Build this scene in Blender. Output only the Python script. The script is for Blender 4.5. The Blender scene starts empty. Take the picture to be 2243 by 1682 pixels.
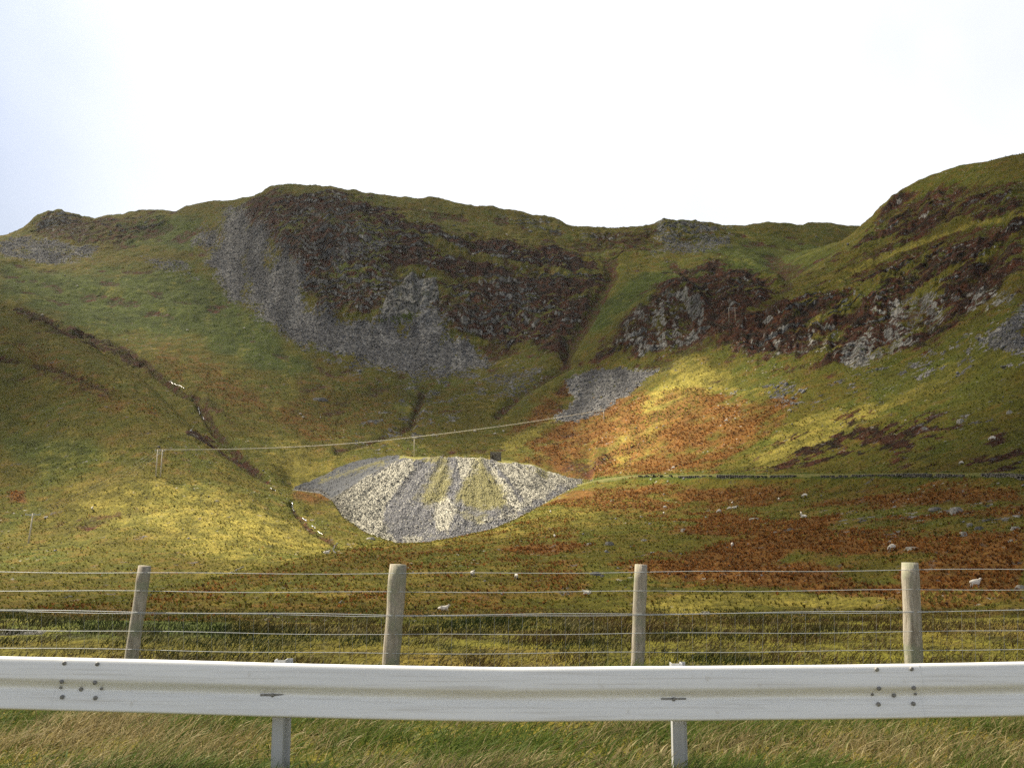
import bpy, bmesh, math, random
import numpy as np
from mathutils import Vector, Matrix
random.seed(7); RNG = np.random.default_rng(11)
C = bpy.context.scene.collection
R = math.radians
# ------------------------------------------------------------------ camera model (photo is 2243 x 1682)
W, H = 2243.0, 1682.0
F = 2109.0
PITCH = R(8.3)
EYE = 1.55
cp, sp = math.cos(PITCH), math.sin(PITCH)
def ut(px, py):
    a = (np.asarray(px, float) - W/2)/F; v = (H/2 - np.asarray(py, float))/F
    d = cp - v*sp
    return a/d, (sp + v*cp)/d
def proj(X, Y, Z):
    z = Z - EYE
    c = Y*cp + z*sp
    return W/2 + F*X/c, H/2 - F*(-Y*sp + z*cp)/c
def at(px, py, Y):
    u, t = ut(px, py)
    return (float(u*Y), float(Y), float(EYE + t*Y))
# ------------------------------------------------------------------ numpy noise
def _hash(ix, iy, seed):
    h = (ix.astype(np.int64)*374761393 + iy.astype(np.int64)*668265263 + seed*1442695041) & 0xFFFFFFFF
    h = ((h ^ (h >> 13))*1274126177) & 0xFFFFFFFF
    h = h ^ (h >> 16)
    return h
_G = np.stack([np.cos(np.arange(64)*math.tau/64), np.sin(np.arange(64)*math.tau/64)]).astype(np.float32)
def perlin(x, y, seed=0):
    x0 = np.floor(x); y0 = np.floor(y)
    fx = (x - x0).astype(np.float32); fy = (y - y0).astype(np.float32)
    ix = x0.astype(np.int64); iy = y0.astype(np.int64)
    def g(dx, dy):
        k = _hash(ix+dx, iy+dy, seed) & 63
        return _G[0][k]*(fx-dx) + _G[1][k]*(fy-dy)
    u = fx*fx*fx*(fx*(fx*6-15)+10); v = fy*fy*fy*(fy*(fy*6-15)+10)
    a = g(0,0)*(1-u) + g(1,0)*u
    b = g(0,1)*(1-u) + g(1,1)*u
    return (a*(1-v) + b*v)*1.5
def fbm(x, y, scale, oct=4, seed=0, gain=0.5):
    s = 0; a = 1.0; n = 0
    for o in range(oct):
        s = s + a*perlin(x/scale*2**o + 17.3*o, y/scale*2**o - 9.1*o, seed+o*7); n += a; a *= gain
    return s/n
def ridged(x, y, scale, oct=3, seed=0):
    s = 0; a = 1.0; n = 0
    for o in range(oct):
        s = s + a*(1 - 2*np.abs(perlin(x/scale*2**o + 3.3*o, y/scale*2**o + 5.7*o, seed+o*5))); n += a; a *= 0.5
    return s/n
def sstep(a, b, x):
    t = np.clip((x-a)/(b-a), 0, 1); return t*t*(3-2*t)
def poly_dist(px, py, pts):
    """signed distance (negative inside) to a closed outline, and only evaluated near it"""
    pts = np.array(pts, float)
    d2 = np.full(px.shape, 1e12, np.float32); inside = np.zeros(px.shape, bool)
    n = len(pts)
    for i in range(n):
        ax, ay = pts[i]; bx, by = pts[(i+1) % n]
        ex, ey = bx-ax, by-ay; L = ex*ex+ey*ey+1e-9
        t = np.clip(((px-ax)*ex + (py-ay)*ey)/L, 0, 1)
        dx = px-(ax+t*ex); dy = py-(ay+t*ey)
        d2 = np.minimum(d2, dx*dx+dy*dy)
        c = ((ay > py) != (by > py))
        with np.errstate(divide='ignore', invalid='ignore'):
            xi = ex*(py-ay)/(ey if ey != 0 else 1e-9) + ax
        inside ^= c & (px < xi)
    d = np.sqrt(d2)
    return np.where(inside, -d, d)
def line_dist(px, py, pts):
    pts = np.array(pts, float); d2 = np.full(px.shape, 1e12, np.float32)
    for i in range(len(pts)-1):
        ax, ay = pts[i]; bx, by = pts[i+1]
        ex, ey = bx-ax, by-ay; L = ex*ex+ey*ey+1e-9
        t = np.clip(((px-ax)*ex + (py-ay)*ey)/L, 0, 1)
        dx = px-(ax+t*ex); dy = py-(ay+t*ey)
        d2 = np.minimum(d2, dx*dx+dy*dy)
    return np.sqrt(d2)
# ------------------------------------------------------------------ node helpers
class NT:
    def __init__(s, name, world=False):
        if world:
            s.m = bpy.data.worlds.new(name)
        else:
            s.m = bpy.data.materials.new(name)
        s.m.use_nodes = True; s.t = s.m.node_tree; s.t.nodes.clear()
    def n(s, typ, **kw):
        nd = s.t.nodes.new(typ)
        for k, v in kw.items():
            if k.startswith('i_'):
                key = k[2:]
                key = int(key) if key.isdigit() else key.replace('_', ' ')
                s.put(nd.inputs[key], v)
            else: setattr(nd, k, v)
        return nd
    def put(s, sock, v):
        if isinstance(v, bpy.types.NodeSocket): s.t.links.new(v, sock)
        elif isinstance(v, bpy.types.Node): s.t.links.new(v.outputs[0], sock)
        else:
            if isinstance(v, tuple) and len(v) == 3 and len(sock.default_value) == 4: v = (*v, 1)
            sock.default_value = v
    def noise(s, vec, scale, detail=3, rough=0.55, dist=0.0):
        nd = s.n('ShaderNodeTexNoise'); s.put(nd.inputs['Vector'], vec); nd.inputs['Scale'].default_value = scale
        nd.inputs['Detail'].default_value = detail; nd.inputs['Roughness'].default_value = rough; nd.inputs['Distortion'].default_value = dist
        return nd.outputs[0]
    def math(s, op, a, b=0.0, c=0.0, clamp=False):
        nd = s.n('ShaderNodeMath', operation=op, use_clamp=clamp)
        s.put(nd.inputs[0], a); s.put(nd.inputs[1], b); s.put(nd.inputs[2], c)
        return nd.outputs[0]
    def mr(s, v, a, b, c=0.0, d=1.0, smooth=False):
        nd = s.n('ShaderNodeMapRange', interpolation_type='SMOOTHSTEP' if smooth else 'LINEAR')
        for k, x in zip(range(5), (v, a, b, c, d)): s.put(nd.inputs[k], x)
        return nd.outputs[0]
    def mix(s, f, a, b, mode='MIX'):
        nd = s.n('ShaderNodeMix', data_type='RGBA', blend_type=mode)
        s.put(nd.inputs[0], f); s.put(nd.inputs[6], a); s.put(nd.inputs[7], b)
        return nd.outputs[2]
    def scale(s, vec, k):
        nd = s.n('ShaderNodeVectorMath', operation='MULTIPLY'); s.put(nd.inputs[0], vec); s.put(nd.inputs[1], k); return nd.outputs[0]
    def bsdf(s, col, rough=0.85, bump=None, strength=0.5, dist=0.1, metal=0.0, spec=0.3):
        b = s.n('ShaderNodeBsdfPrincipled'); s.put(b.inputs['Base Color'], col); s.put(b.inputs['Roughness'], rough)
        b.inputs['Metallic'].default_value = metal; b.inputs['Specular IOR Level'].default_value = spec
        if bump is not None:
            bp = s.n('ShaderNodeBump'); s.put(bp.inputs['Height'], bump); bp.inputs['Strength'].default_value = strength; s.put(bp.inputs['Distance'], dist)
            s.put(b.inputs['Normal'], bp)
        return b
    def out(s, sh):
        o = s.n('ShaderNodeOutputMaterial'); s.put(o.inputs['Surface'], sh); return s.m
    def obj(s): return s.n('ShaderNodeTexCoord').outputs['Object']
    def pos(s): return s.n('ShaderNodeNewGeometry').outputs['Position']
    def attr(s, name): return s.n('ShaderNodeAttribute', attribute_name=name)
# ------------------------------------------------------------------ object helpers
def link(name, me, mat=None, parent=None, smooth=False):
    o = bpy.data.objects.new(name, me); C.objects.link(o)
    if mat is not None:
        for m in (mat if isinstance(mat, (list, tuple)) else [mat]): me.materials.append(m)
    if smooth: me.polygons.foreach_set('use_smooth', np.ones(len(me.polygons), bool))
    if parent: o.parent = parent
    return o
def tag(o, label=None, cat=None, group=None, kind=None):
    if label: o['label'] = label
    if cat: o['category'] = cat
    if group: o['group'] = group
    if kind: o['kind'] = kind
    return o
def empty(name, loc, rz=0):
    o = bpy.data.objects.new(name, None); C.objects.link(o); o.location = loc; o.rotation_euler = (0,0,rz); o.empty_display_size = .2
    return o
def np_mesh(name, V, Fq):
    """V (n,3) Fq (m,k) -> mesh fast"""
    me = bpy.data.meshes.new(name); k = Fq.shape[1]
    me.vertices.add(len(V)); me.vertices.foreach_set('co', np.ascontiguousarray(V, np.float32).ravel())
    me.loops.add(Fq.size); me.loops.foreach_set('vertex_index', np.ascontiguousarray(Fq, np.int32).ravel())
    me.polygons.add(len(Fq)); me.polygons.foreach_set('loop_start', np.arange(0, Fq.size, k, dtype=np.int32))
    me.update(calc_edges=True)
    return me
def grid_faces(nr, nc):
    i = np.arange(nr-1)[:, None]*nc + np.arange(nc-1)[None, :]
    return np.stack([i, i+1, i+nc+1, i+nc], -1).reshape(-1, 4)
def col_attr(me, name, arr):
    a = me.attributes.new(name, 'FLOAT_COLOR', 'POINT')
    out = np.ones((len(me.vertices), 4), np.float32); out[:, :arr.shape[1]] = arr
    a.data.foreach_set('color', out.ravel())
def bm_obj(name, bm, mat, parent=None, smooth=False):
    me = bpy.data.meshes.new(name); bm.normal_update(); bm.to_mesh(me); bm.free()
    return link(name, me, mat, parent, smooth)
def add_box(bm, c, size, rot=None, jitter=0):
    vs = []
    M = rot if rot is not None else Matrix.Identity(3)
    for dx in (-.5, .5):
        for dy in (-.5, .5):
            for dz in (-.5, .5):
                p = Vector((dx*size[0], dy*size[1], dz*size[2]))
                if jitter: p += Vector([random.uniform(-jitter, jitter) for _ in range(3)])
                vs.append(bm.verts.new(M @ p + Vector(c)))
    for f in ((0,1,3,2),(4,6,7,5),(0,4,5,1),(2,3,7,6),(0,2,6,4),(1,5,7,3)): bm.faces.new([vs[i] for i in f])
def add_tube(bm, pts, rad, n=8, cap=True):
    pts = [Vector(p) for p in pts]; rings = []
    for i, p in enumerate(pts):
        d = (pts[min(i+1, len(pts)-1)] - pts[max(i-1, 0)]).normalized()
        a = d.cross(Vector((0,0,1)));
        if a.length < .2: a = d.cross(Vector((1,0,0)))
        a.normalize(); b = d.cross(a)
        r = rad[i] if isinstance(rad, (list, tuple)) else rad
        rings.append([bm.verts.new(p + (a*math.cos(k*math.tau/n) + b*math.sin(k*math.tau/n))*r) for k in range(n)])
    for i in range(len(rings)-1):
        for k in range(n):
            bm.faces.new((rings[i][k], rings[i][(k+1) % n], rings[i+1][(k+1) % n], rings[i+1][k]))
    if cap: bm.faces.new(rings[0][::-1]); bm.faces.new(rings[-1])
    return rings
# ================================================================== TERRAIN
L = []   # near -> far: each a list of (px, py, depth)   or ('z', z, depth) rows for hidden ground
L.append([(0,1360,17),(600,1366,17),(1200,1372,17),(1700,1368,17),(2243,1356,17)])
HID = len(L); L.append([(0,1420,55),(1200,1430,55),(2243,1420,55)])
L.append([(0,1348,108),(600,1352,118),(1200,1356,122),(1800,1352,112),(2243,1348,98)])
L.append([(0,1344,113),(300,1325,130),(600,1290,150),(900,1268,168),(1200,1240,180),(1500,1212,182),(1800,1200,168),(2243,1190,135)])
L.append([(0,1340,120),(150,1326,130),(300,1309,146),(510,1262,178),(740,1206,235),(900,1186,270),(1000,1170,300),(1100,1146,325),(1180,1112,348),(1260,1068,380),(1400,1058,362),(1600,1061,318),(1800,1060,278),(2000,1058,238),(2243,1058,196)])
L.append([(0,1352,150),(300,1320,170),(510,1268,200),(740,1210,262),(900,1192,300),(1000,1180,330),(1100,1150,345),(1180,1110,366),(1260,1060,388),(1400,1048,365),(1600,1048,321),(1800,1047,281),(2000,1047,241),(2243,1047,199)])
L.append([(0,1270,205),(300,1240,228),(510,1222,245),(700,1194,285),(900,1160,345),(1000,1140,360),(1100,1110,375),(1180,1080,390),(1260,1050,402),(1400,1044,372),(1600,1044,327),(1800,1043,287),(2000,1043,247),(2243,1043,204)])
L.append([(0,1192,265),(150,1170,280),(300,1125,292),(450,1110,300),(600,1140,302),(700,1120,340),(900,1090,385),(1100,1050,408),(1260,1032,425),(1400,1012,408),(1600,1002,368),(1800,992,325),(2000,987,280),(2243,985,232)])
L.append([(0,1010,345),(150,1050,320),(300,1052,316),(450,1050,326),(570,1088,328),(700,1080,365),(900,1022,418),(1100,1006,438),(1260,986,456),(1400,932,450),(1600,922,415),(1800,912,370),(2000,905,320),(2243,890,272)])
L.append([(0,690,620),(60,716,592),(150,750,560),(250,802,512),(330,857,462),(400,917,422),(460,977,392),(530,1037,366),(590,1069,352),(700,1062,382),(800,1002,430),(900,996,450),(1100,984,475),(1260,940,500),(1400,860,500),(1600,832,470),(1800,812,430),(2000,772,400),(2243,692,340)])
L.append([(0,735,670),(60,762,645),(150,805,612),(250,858,560),(330,910,505),(400,965,458),(460,1015,425),(530,1062,395),(590,1080,374),(700,1050,400),(800,996,442),(900,980,462),(1100,968,492),(1260,916,522),(1400,838,522),(1600,800,490),(1800,777,458),(2000,737,425),(2243,652,365)])
L.append([(0,655,700),(100,690,675),(200,745,640),(300,810,590),(380,870,540),(440,915,505),(520,970,465),(600,1030,420),(700,1005,440),(800,972,470),(900,955,490),(1100,938,520),(1260,872,560),(1400,792,560),(1600,768,520),(1800,742,490),(2000,700,450),(2243,612,385)])
L.append([(0,605,780),(200,655,740),(400,765,640),(600,885,560),(750,905,560),(900,885,580),(1100,852,600),(1260,802,612),(1400,732,602),(1600,700,560),(1800,670,530),(2000,632,490),(2243,562,420)])
L.append([(0,568,835),(200,598,800),(400,655,740),(600,742,680),(750,800,650),(900,812,650),(1100,782,670),(1260,712,692),(1400,655,680),(1520,620,665),(1600,612,650),(1700,640,610),(1800,600,600),(2000,545,560),(2243,482,480)])
L.append([(0,552,870),(200,562,860),(400,572,830),(500,602,790),(600,655,735),(750,705,705),(900,692,705),(1100,642,740),(1260,606,785),(1400,582,785),(1600,574,770),(1720,604,690),(1800,568,652),(1880,524,640),(2000,458,640),(2243,410,540)])
L.append([(0,536,900),(200,512,930),(400,520,900),(500,520,860),(600,505,810),(700,500,790),(900,512,800),(1100,522,830),(1300,545,860),(1450,530,860),(1600,540,850),(1700,592,740),(1780,556,690),(1860,520,672),(1892,494,670),(1908,482,669),(1922,465,668),(1941,449,667),(1972,430,665),(2010,401,660),(2048,389,655),(2071,380,650),(2116,366,640),(2162,359,630),(2243,343,620)])
L.append([(0,529,918),(200,496,950),(400,485,930),(500,480,890),(600,450,850),(700,445,840),(900,470,850),(1100,490,870),(1300,520,890),(1450,505,890),(1600,520,890),(1700,548,850),(1780,560,830),(1880,560,830),(2000,560,830),(2243,560,830)])
L.append([(0,523,950),(51,506,960),(85,474,965),(129,466,968),(153,476,970),(203,483,985),(254,480,985),(288,471,985),(322,468,985),(356,468,985),(383,474,985),(407,457,990),(458,449,990),(509,451,970),(542,442,940),(576,429,915),(593,417,905),(610,411,900),(678,411,890),(746,416,890),(819,432,895),(886,439,900),(931,440,900),(937,436,900),(981,442,902),(1039,459,905),(1080,459,905),(1141,467,910),(1175,477,915),(1225,489,920),(1249,501,925),(1293,506,930),(1354,509,935),(1395,502,930),(1438,496,920),(1465,489,915),(1499,491,915),(1533,497,920),(1613,499,930),(1682,494,950),(1716,499,960),(1751,507,970),(1781,499,980),(1812,497,985),(1876,506,990),(1960,520,1000),(2243,540,1000)])
def usamp():
    core = (np.arange(-110, 2354, 2.15) - W/2)/F
    l = core[0] - np.geomspace(0.003, 0.75, 46)[::-1]; r = core[-1] + np.geomspace(0.003, 0.75, 46)
    return np.concatenate([l, core, r])
U = usamp(); NC = len(U)
def gsm(a, s):
    if s <= 0: return a
    k = np.exp(-0.5*(np.arange(-int(3*s), int(3*s)+1)/s)**2); k /= k.sum()
    return np.convolve(np.pad(a, int(3*s), mode='edge'), k, 'valid')
KD, KT = [], []
for i, ln in enumerate(L):
    a = np.array(ln, float); uu, tt = ut(a[:, 0], a[:, 1])
    s = 3 if i == len(L)-1 else (5 if i == len(L)-3 else 14)
    # extend margins flat in depth
    D_ = np.interp(U, uu, a[:, 2]); T_ = np.interp(U, uu, tt)
    KD.append(gsm(D_, 14)); KT.append(gsm(T_, s))
KD = np.array(KD); KT = np.array(KT); KZ = EYE + KT*KD
KZ[HID] = -10.5
# near verge, and the ground behind the skyline
near = [(3.2, -0.02), (5.0, 0.0), (9.0, 0.03), (13.0, 0.02)]
nearD = np.array([[d]*NC for d, _ in near]); nearZ = np.array([[z]*NC for _, z in near])
farD = np.stack([KD[-1]+60, KD[-1]+220, KD[-1]+900]); farZ = np.stack([KZ[-1]-22, KZ[-1]-90, KZ[-1]*0 - 10])
KD = np.concatenate([nearD, KD, farD]); KZ = np.concatenate([nearZ, KZ, farZ])
for i in range(1, len(KD)): KD[i] = np.maximum(KD[i], KD[i-1]+1.5)
# monotone cubic along depth, vectorised per column
def pchip_eval(KD, KZ, D):
    h = np.diff(KD, axis=0); s = np.diff(KZ, axis=0)/h
    m = np.zeros_like(KZ)
    w1 = 2*h[1:]+h[:-1]; w2 = h[1:]+2*h[:-1]
    ok = s[:-1]*s[1:] > 0
    with np.errstate(divide='ignore', invalid='ignore'):
        mm = (w1+w2)/(w1/s[:-1] + w2/s[1:])
    m[1:-1] = np.where(ok, mm, 0); m[0] = s[0]; m[-1] = s[-1]
    out = np.empty((len(D), KD.shape[1]), np.float32)
    for c in range(KD.shape[1]):
        k = np.clip(np.searchsorted(KD[:, c], D, side='right')-1, 0, len(KD)-2)
        hh = h[k, c]; t = np.clip((D-KD[k, c])/hh, 0, 1)
        t2, t3 = t*t, t*t*t
        out[:, c] = (2*t3-3*t2+1)*KZ[k, c] + (t3-2*t2+t)*hh*m[k, c] + (-2*t3+3*t2)*KZ[k+1, c] + (t3-t2)*hh*m[k+1, c]
    return out
Ds = np.concatenate([np.arange(3.2, 19, .3), np.arange(19, 100, 2.2), np.arange(100, 430, .7), np.arange(430, 1010, .85), np.geomspace(1012, 1900, 14)])
NR = len(Ds)
Z = pchip_eval(KD, KZ, Ds)
X = (U[None, :]*Ds[:, None]).astype(np.float32); Y = np.repeat(Ds[:, None], NC, 1).astype(np.float32)
# fine cuts and spurs, given along their line
def stroke(pts, w, dz, dlo=0, dhi=2000):
    global Z
    px, py = proj(X, Y, Z)
    d = line_dist(px, py, pts)
    Z = Z + dz*np.exp(-(d/w)**2)*((Y > dlo) & (Y < dhi))
far = sstep(90, 160, Y)
Z0 = Z.copy()
stroke([(2243,478),(2130,500),(2000,545),(1900,590),(1840,625)], 14, 5, 350)
stroke([(1840,625),(1750,660),(1690,700)], 12, 3, 350)
stroke([(2243,500),(2180,560),(2120,640)], 14, -4, 350)
stroke([(2050,560),(2000,640),(1940,720)], 12, -3, 350)
stroke([(1500,585),(1560,578),(1640,590),(1700,620)], 12, 5, 500)
stroke([(1400,690),(1440,655),(1500,650),(1540,690)], 16, 6, 450)
stroke([(1340,600),(1290,690),(1240,770)], 16, -7, 450)
stroke([(1090,905),(1160,850),(1240,800)], 10, -3, 400)
stroke([(660,560),(650,640),(700,690),(820,710)], 18, 7, 500)
stroke([(440,500),(520,560),(600,640),(640,720)], 20, -3, 500)
stroke([(430,870),(470,940),(540,1020),(585,1062)], 10, -4, 380)
stroke([(180,735),(280,770),(350,820),(420,870)], 9, -5, 500)
stroke([(0,590),(150,625),(300,650),(420,700)], 10, 3, 600)
stroke([(230,850),(120,810),(0,780)], 9, -3, 380, 620)
stroke([(640,1105),(655,1130),(690,1165),(740,1195)], 7, -1.5, 200, 420)
stroke([(740,985),(820,960),(900,930),(930,860)], 9, -3, 420)
pxm, pym = proj(X, Y, Z)
# ---------------------------------------------------------------- surface masks (ground cover), outlines broken up by noise
wob = (fbm(X, Y, 26, 4, 3)*22 + fbm(X, Y, 7, 3, 5)*9).astype(np.float32)
def area(pts, soft=12, wb=1.0, dlo=0, dhi=3000):
    d = poly_dist(pxm, pym, pts) + wob*wb
    return (1 - sstep(-soft, soft, d))*((Y > dlo) & (Y < dhi))
def near_line(pts, w, wb=.4, dlo=0, dhi=3000):
    d = np.abs(line_dist(pxm, pym, pts) + wob*wb)
    return (1 - sstep(w*.5, w, d))*((Y > dlo) & (Y < dhi))
mx = lambda *a: np.maximum.reduce(a)
n1 = fbm(X, Y, 45, 4, 21); n2 = fbm(X, Y, 14, 4, 22); n3 = fbm(X, Y, 5, 3, 23)
nflow = fbm(X + Y*.35, Y*0.35, 16, 4, 24)
scree = mx(area([(500,462),(452,512),(432,540),(470,590),(500,640),(565,690),(630,740),(700,772),(800,800),(900,822),(1010,812),(1075,800),(1040,760),(978,742),(972,700),(935,690),(880,722),(820,705),(760,705),(700,695),(655,645),(658,600),(640,562),(600,545),(575,510),(550,500),(530,470)], 20, 1.3, 450),
    area([(1236,835),(1300,806),(1365,808),(1440,812),(1400,850),(1345,888),(1262,935),(1235,930),(1212,918),(1262,872)], 6, .5, 400)*.95,
    area([(0,530),(60,527),(140,537),(215,545),(200,562),(120,585),(60,577),(0,566)], 8, .6, 600)*.85,
    area([(2243,672),(2190,715),(2120,745),(2160,758),(2243,775)], 10, .8, 250)*.9,
    area([(1430,562),(1470,533),(1600,520),(1600,540),(1500,555)], 10, .7, 600)*.6,
    area([(700,560),(760,545),(850,540),(835,560),(740,590)], 8, .6, 600)*.6,
    area([(1120,880),(1180,850),(1190,800),(1080,810),(1030,870)], 16, 1, 450)*.42,
    area([(310,565),(400,580),(430,610),(340,590)], 8, 1, 600)*.5)
sparse = mx(area([(1560,850),(1800,830),(2000,790),(2243,690),(2243,800),(2000,850),(1750,890),(1620,880)], 14, 1.4, 250)*.55,
    area([(760,960),(850,870),(1000,830),(1040,870),(960,940),(830,990)], 20, 1.4, 400)*.5,
    area([(560,700),(640,760),(800,840),(1000,860),(1180,800),(1080,780),(900,800),(700,760)], 16, 1.5, 450)*.62,
    area([(1900,1090),(2243,1080),(2243,1180),(2100,1190),(1700,1160)], 20, 1.2, 100, 330)*.3,
    area([(1980,930),(2243,850),(2243,930),(2060,960)], 14, 1.2, 150, 420)*.35)
scree = np.maximum(scree, sparse*sstep(.0, .35, n2 + .5*n3))
rock = mx(area([(835,700),(855,655),(905,620),(955,622),(960,665),(905,692),(850,712)], 6, .5, 500)*1.0,
    area([(690,490),(740,460),(800,480),(815,545),(740,560),(690,530)], 16, 1, 500)*.72,
    area([(680,590),(780,590),(850,640),(840,690),(720,690),(670,640)], 20, 1, 500)*.5,
    area([(1000,640),(1100,600),(1160,620),(1200,700),(1170,750),(1050,740),(985,700)], 20, 1.2, 500)*.55,
    area([(1350,760),(1400,680),(1450,650),(1530,670),(1560,720),(1540,760),(1400,790)], 16, 1, 450)*.62,
    area([(1560,760),(1700,740),(1850,730),(1840,800),(1640,790)], 20, 1.2, 400)*.5,
    area([(1840,800),(1930,690),(1985,655),(2060,650),(2080,700),(2000,780),(1900,810)], 14, 1.3, 350)*.6,
    area([(2080,660),(2130,650),(2200,640),(2243,620),(2243,660),(2120,700)], 12, 1, 300)*.6,
    area([(1430,535),(1440,495),(1500,490),(1600,503),(1560,525)], 10, .7, 600)*.7,
    area([(60,505),(85,475),(130,468),(200,486),(190,530),(100,535)], 12, .8, 600)*.45,
    area([(1080,470),(1180,480),(1250,505),(1230,525),(1130,505)], 10, .8, 600)*.45,
    area([(1270,512),(1360,512),(1350,530),(1270,530)], 8, .8, 600)*.5)
heather = mx(area([(500,480),(560,440),(600,422),(760,425),(860,470),(1000,520),(1200,545),(1330,590),(1310,660),(1270,720),(1220,785),(1130,775),(1060,755),(975,725),(950,690),(700,700),(655,610),(600,550),(540,500)], 22, 1.3, 450)*(.92+.5*n2),
    area([(1300,800),(1350,730),(1420,650),(1500,600),(1560,580),(1700,605),(1700,650),(1650,700),(1760,650),(1850,620),(2000,555),(2243,500),(2243,650),(2130,700),(2010,775),(1900,805),(1800,812),(1640,785),(1520,765),(1400,790)], 20, 1.4, 250)*(.92+.8*n2),
    area([(1880,545),(1895,500),(1960,440),(2060,420),(2243,430),(2243,470),(2060,510),(1850,590),(1740,625)], 16, 1.4, 400)*(.72+.9*n2),
    area([(1290,505),(1430,500),(1420,560),(1300,560)], 16, 1.4, 600)*.6,
    area([(60,510),(85,475),(160,480),(330,475),(380,490),(340,520),(200,545),(80,530)], 14, 1.2, 600)*.6,
    area([(1600,1035),(1700,960),(1900,900),(2050,900),(2243,960),(2243,1035)], 24, 1.6, 150, 420)*sstep(-.16, .14, n2*.8 + .6*n3)*.8,
    near_line([(40,690),(130,725),(250,775),(330,820)], 17, .8, 500)*.62,  # shading behind the spur edge, painted in as dark cover
    near_line([(420,955),(470,1000),(520,1030),(570,1055)], 17, .8, 370)*.8,
    near_line([(440,880),(500,920)], 13, .9, 370)*.5,
    near_line([(0,770),(110,830),(240,870)], 9, 1.2, 380, 620)*.45,
    area([(700,860),(760,860),(900,900),(980,880),(960,830),(800,820)], 20, 1.4, 400)*.35)
bracken = mx(area([(1120,1010),(1190,960),(1230,900),(1300,870),(1420,850),(1560,860),(1740,880),(1700,930),(1620,980),(1570,1040),(1300,1040),(1200,1030)], 18, 1.3, 250)*(.85+.9*n2),
    area([(1170,895),(1240,830),(1260,850),(1200,930),(1100,960)], 14, 1, 250)*.8,
    area([(1250,1075),(1450,1062),(2243,1062),(2243,1330),(1950,1320),(1700,1290),(1450,1270),(1330,1240),(1500,1180),(1400,1130),(1160,1110)], 22, 1.5, 100, 400)*sstep(-.38, .2, n1*.7 + nflow*.9),
    area([(1430,1240),(1600,1180),(1760,1140),(1850,1130),(1700,1240),(1500,1275)], 10, .8, 100, 400),
    area([(1950,1260),(2100,1200),(2243,1160),(2243,1320),(2000,1310)], 14, .8, 90, 400)*.9,
    area([(1090,1200),(1180,1188),(1300,1192),(1200,1215),(1110,1212)], 8, .6, 100, 400),
    area([(640,1075),(770,1075),(720,1100),(640,1095)], 8, .6, 250, 420)*.7,
    area([(500,860),(620,860),(760,960),(700,990),(560,900)], 20, 1.4, 400)*.5,
    area([(300,740),(480,800),(640,900),(520,900),(380,830)], 22, 1.5, 400)*.45,
    area([(0,720),(160,800),(330,900),(260,900),(80,830)], 22, 1.5, 350, 640)*.45,
    area([(600,880),(700,790),(900,840),(1060,840),(900,950),(740,960)], 24, 1.6, 400)*.3,
    area([(20,1075),(55,1075),(55,1100),(20,1100)], 7, .3, 250, 380)*.9)
bracken = np.maximum(bracken, area([(-200,1352),(0,1345),(300,1313),(510,1266),(740,1210),(900,1190),(1100,1152),(1260,1120),(1300,1350),(-200,1380)], 8, .3, 100, 345)*(.28+.6*n2))
bracken = np.clip(bracken - .2*heather - .45*sstep(.10, .45, nflow)*(pym < 1045), 0, 1)
straw = mx(area([(150,1060),(420,1050),(560,1100),(700,1180),(720,1220),(500,1250),(300,1160),(150,1130)], 40, 1.5, 200)*.55,
    near_line([(430,1075),(520,1110),(640,1160)], 10, .8, 200)*.5,
    area([(1330,1000),(1420,860),(1520,800),(1600,820),(1560,860),(1450,950),(1380,1030)], 22, 1.6, 300)*.9,  # dense straw, raised to paint in the bright pool of sun on this slope
    near_line([(1110,980),(1200,930),(1340,920),(1440,860),(1500,800)], 14, .7, 300)*.5,
    near_line([(1840,640),(1800,700),(1760,760)], 5, .4, 300)*.7,
    near_line([(2243,478),(2130,498),(2000,540),(1900,585),(1840,620)], 7, .4, 300)*.6,
    area([(1700,1010),(1850,950),(1950,890),(1900,880),(1750,930),(1620,1020)], 16, 1.6, 200)*.6,
    area([(1380,1330),(1500,1310),(2243,1295),(2243,1320),(1500,1345)], 8, .4, 90, 300)*.6,
    area([(560,960),(640,960),(760,1000),(700,1060),(640,1050)], 22, 1.4, 380)*.4,
    area([(1100,1240),(600,1262),(300,1330),(700,1330),(1400,1290)], 26, 1, 100, 300)*.35,
    area([(750,1200),(1130,1150),(1240,1090),(1500,1090),(1300,1150),(1000,1200)], 20, 1.3, 150, 400)*.45)
green = mx(area([(0,580),(200,600),(420,590),(600,720),(700,820),(560,820),(400,740),(200,740),(0,640)], 30, 1.4, 500)*.9,
    area([(0,950),(200,960),(260,1010),(100,1030),(0,1000)], 24, 1.2, 280)*.7,
    area([(360,480),(440,480),(430,560),(280,545),(250,500)], 14, 1, 700)*.8,
    area([(1280,680),(1350,640),(1400,600),(1700,560),(1700,600),(1450,640),(1300,740)], 18, 1.2, 500)*.8,
    area([(1500,540),(1700,520),(1880,540),(1780,610),(1650,600)], 18, 1.0, 650)*.6,
    area([(830,700),(960,690),(930,705),(840,720)], 6, .3, 500),
    area([(1880,820),(2050,770),(2243,700),(2243,900),(2000,900),(1900,880)], 26, 1.5, 200)*.4,
    area([(860,820),(1000,850),(960,920),(860,900)], 24, 1.4, 400)*.5,
    near_line([(1260,1052),(1400,1045),(1800,1044),(2243,1044)], 8, .0, 190, 430)*.9,
    area([(0,1330),(500,1330),(500,1400),(0,1400)], 20, .4, 11, 30)*.9)
green = np.clip(green + .25*n1, 0, 1); straw = np.clip(straw + .28*sstep(.05, .4, nflow), 0, 1)
scree = scree*(Y > 95); rock = rock*(Y > 95); lowveg = np.clip(heather, 0, 1)
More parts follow.
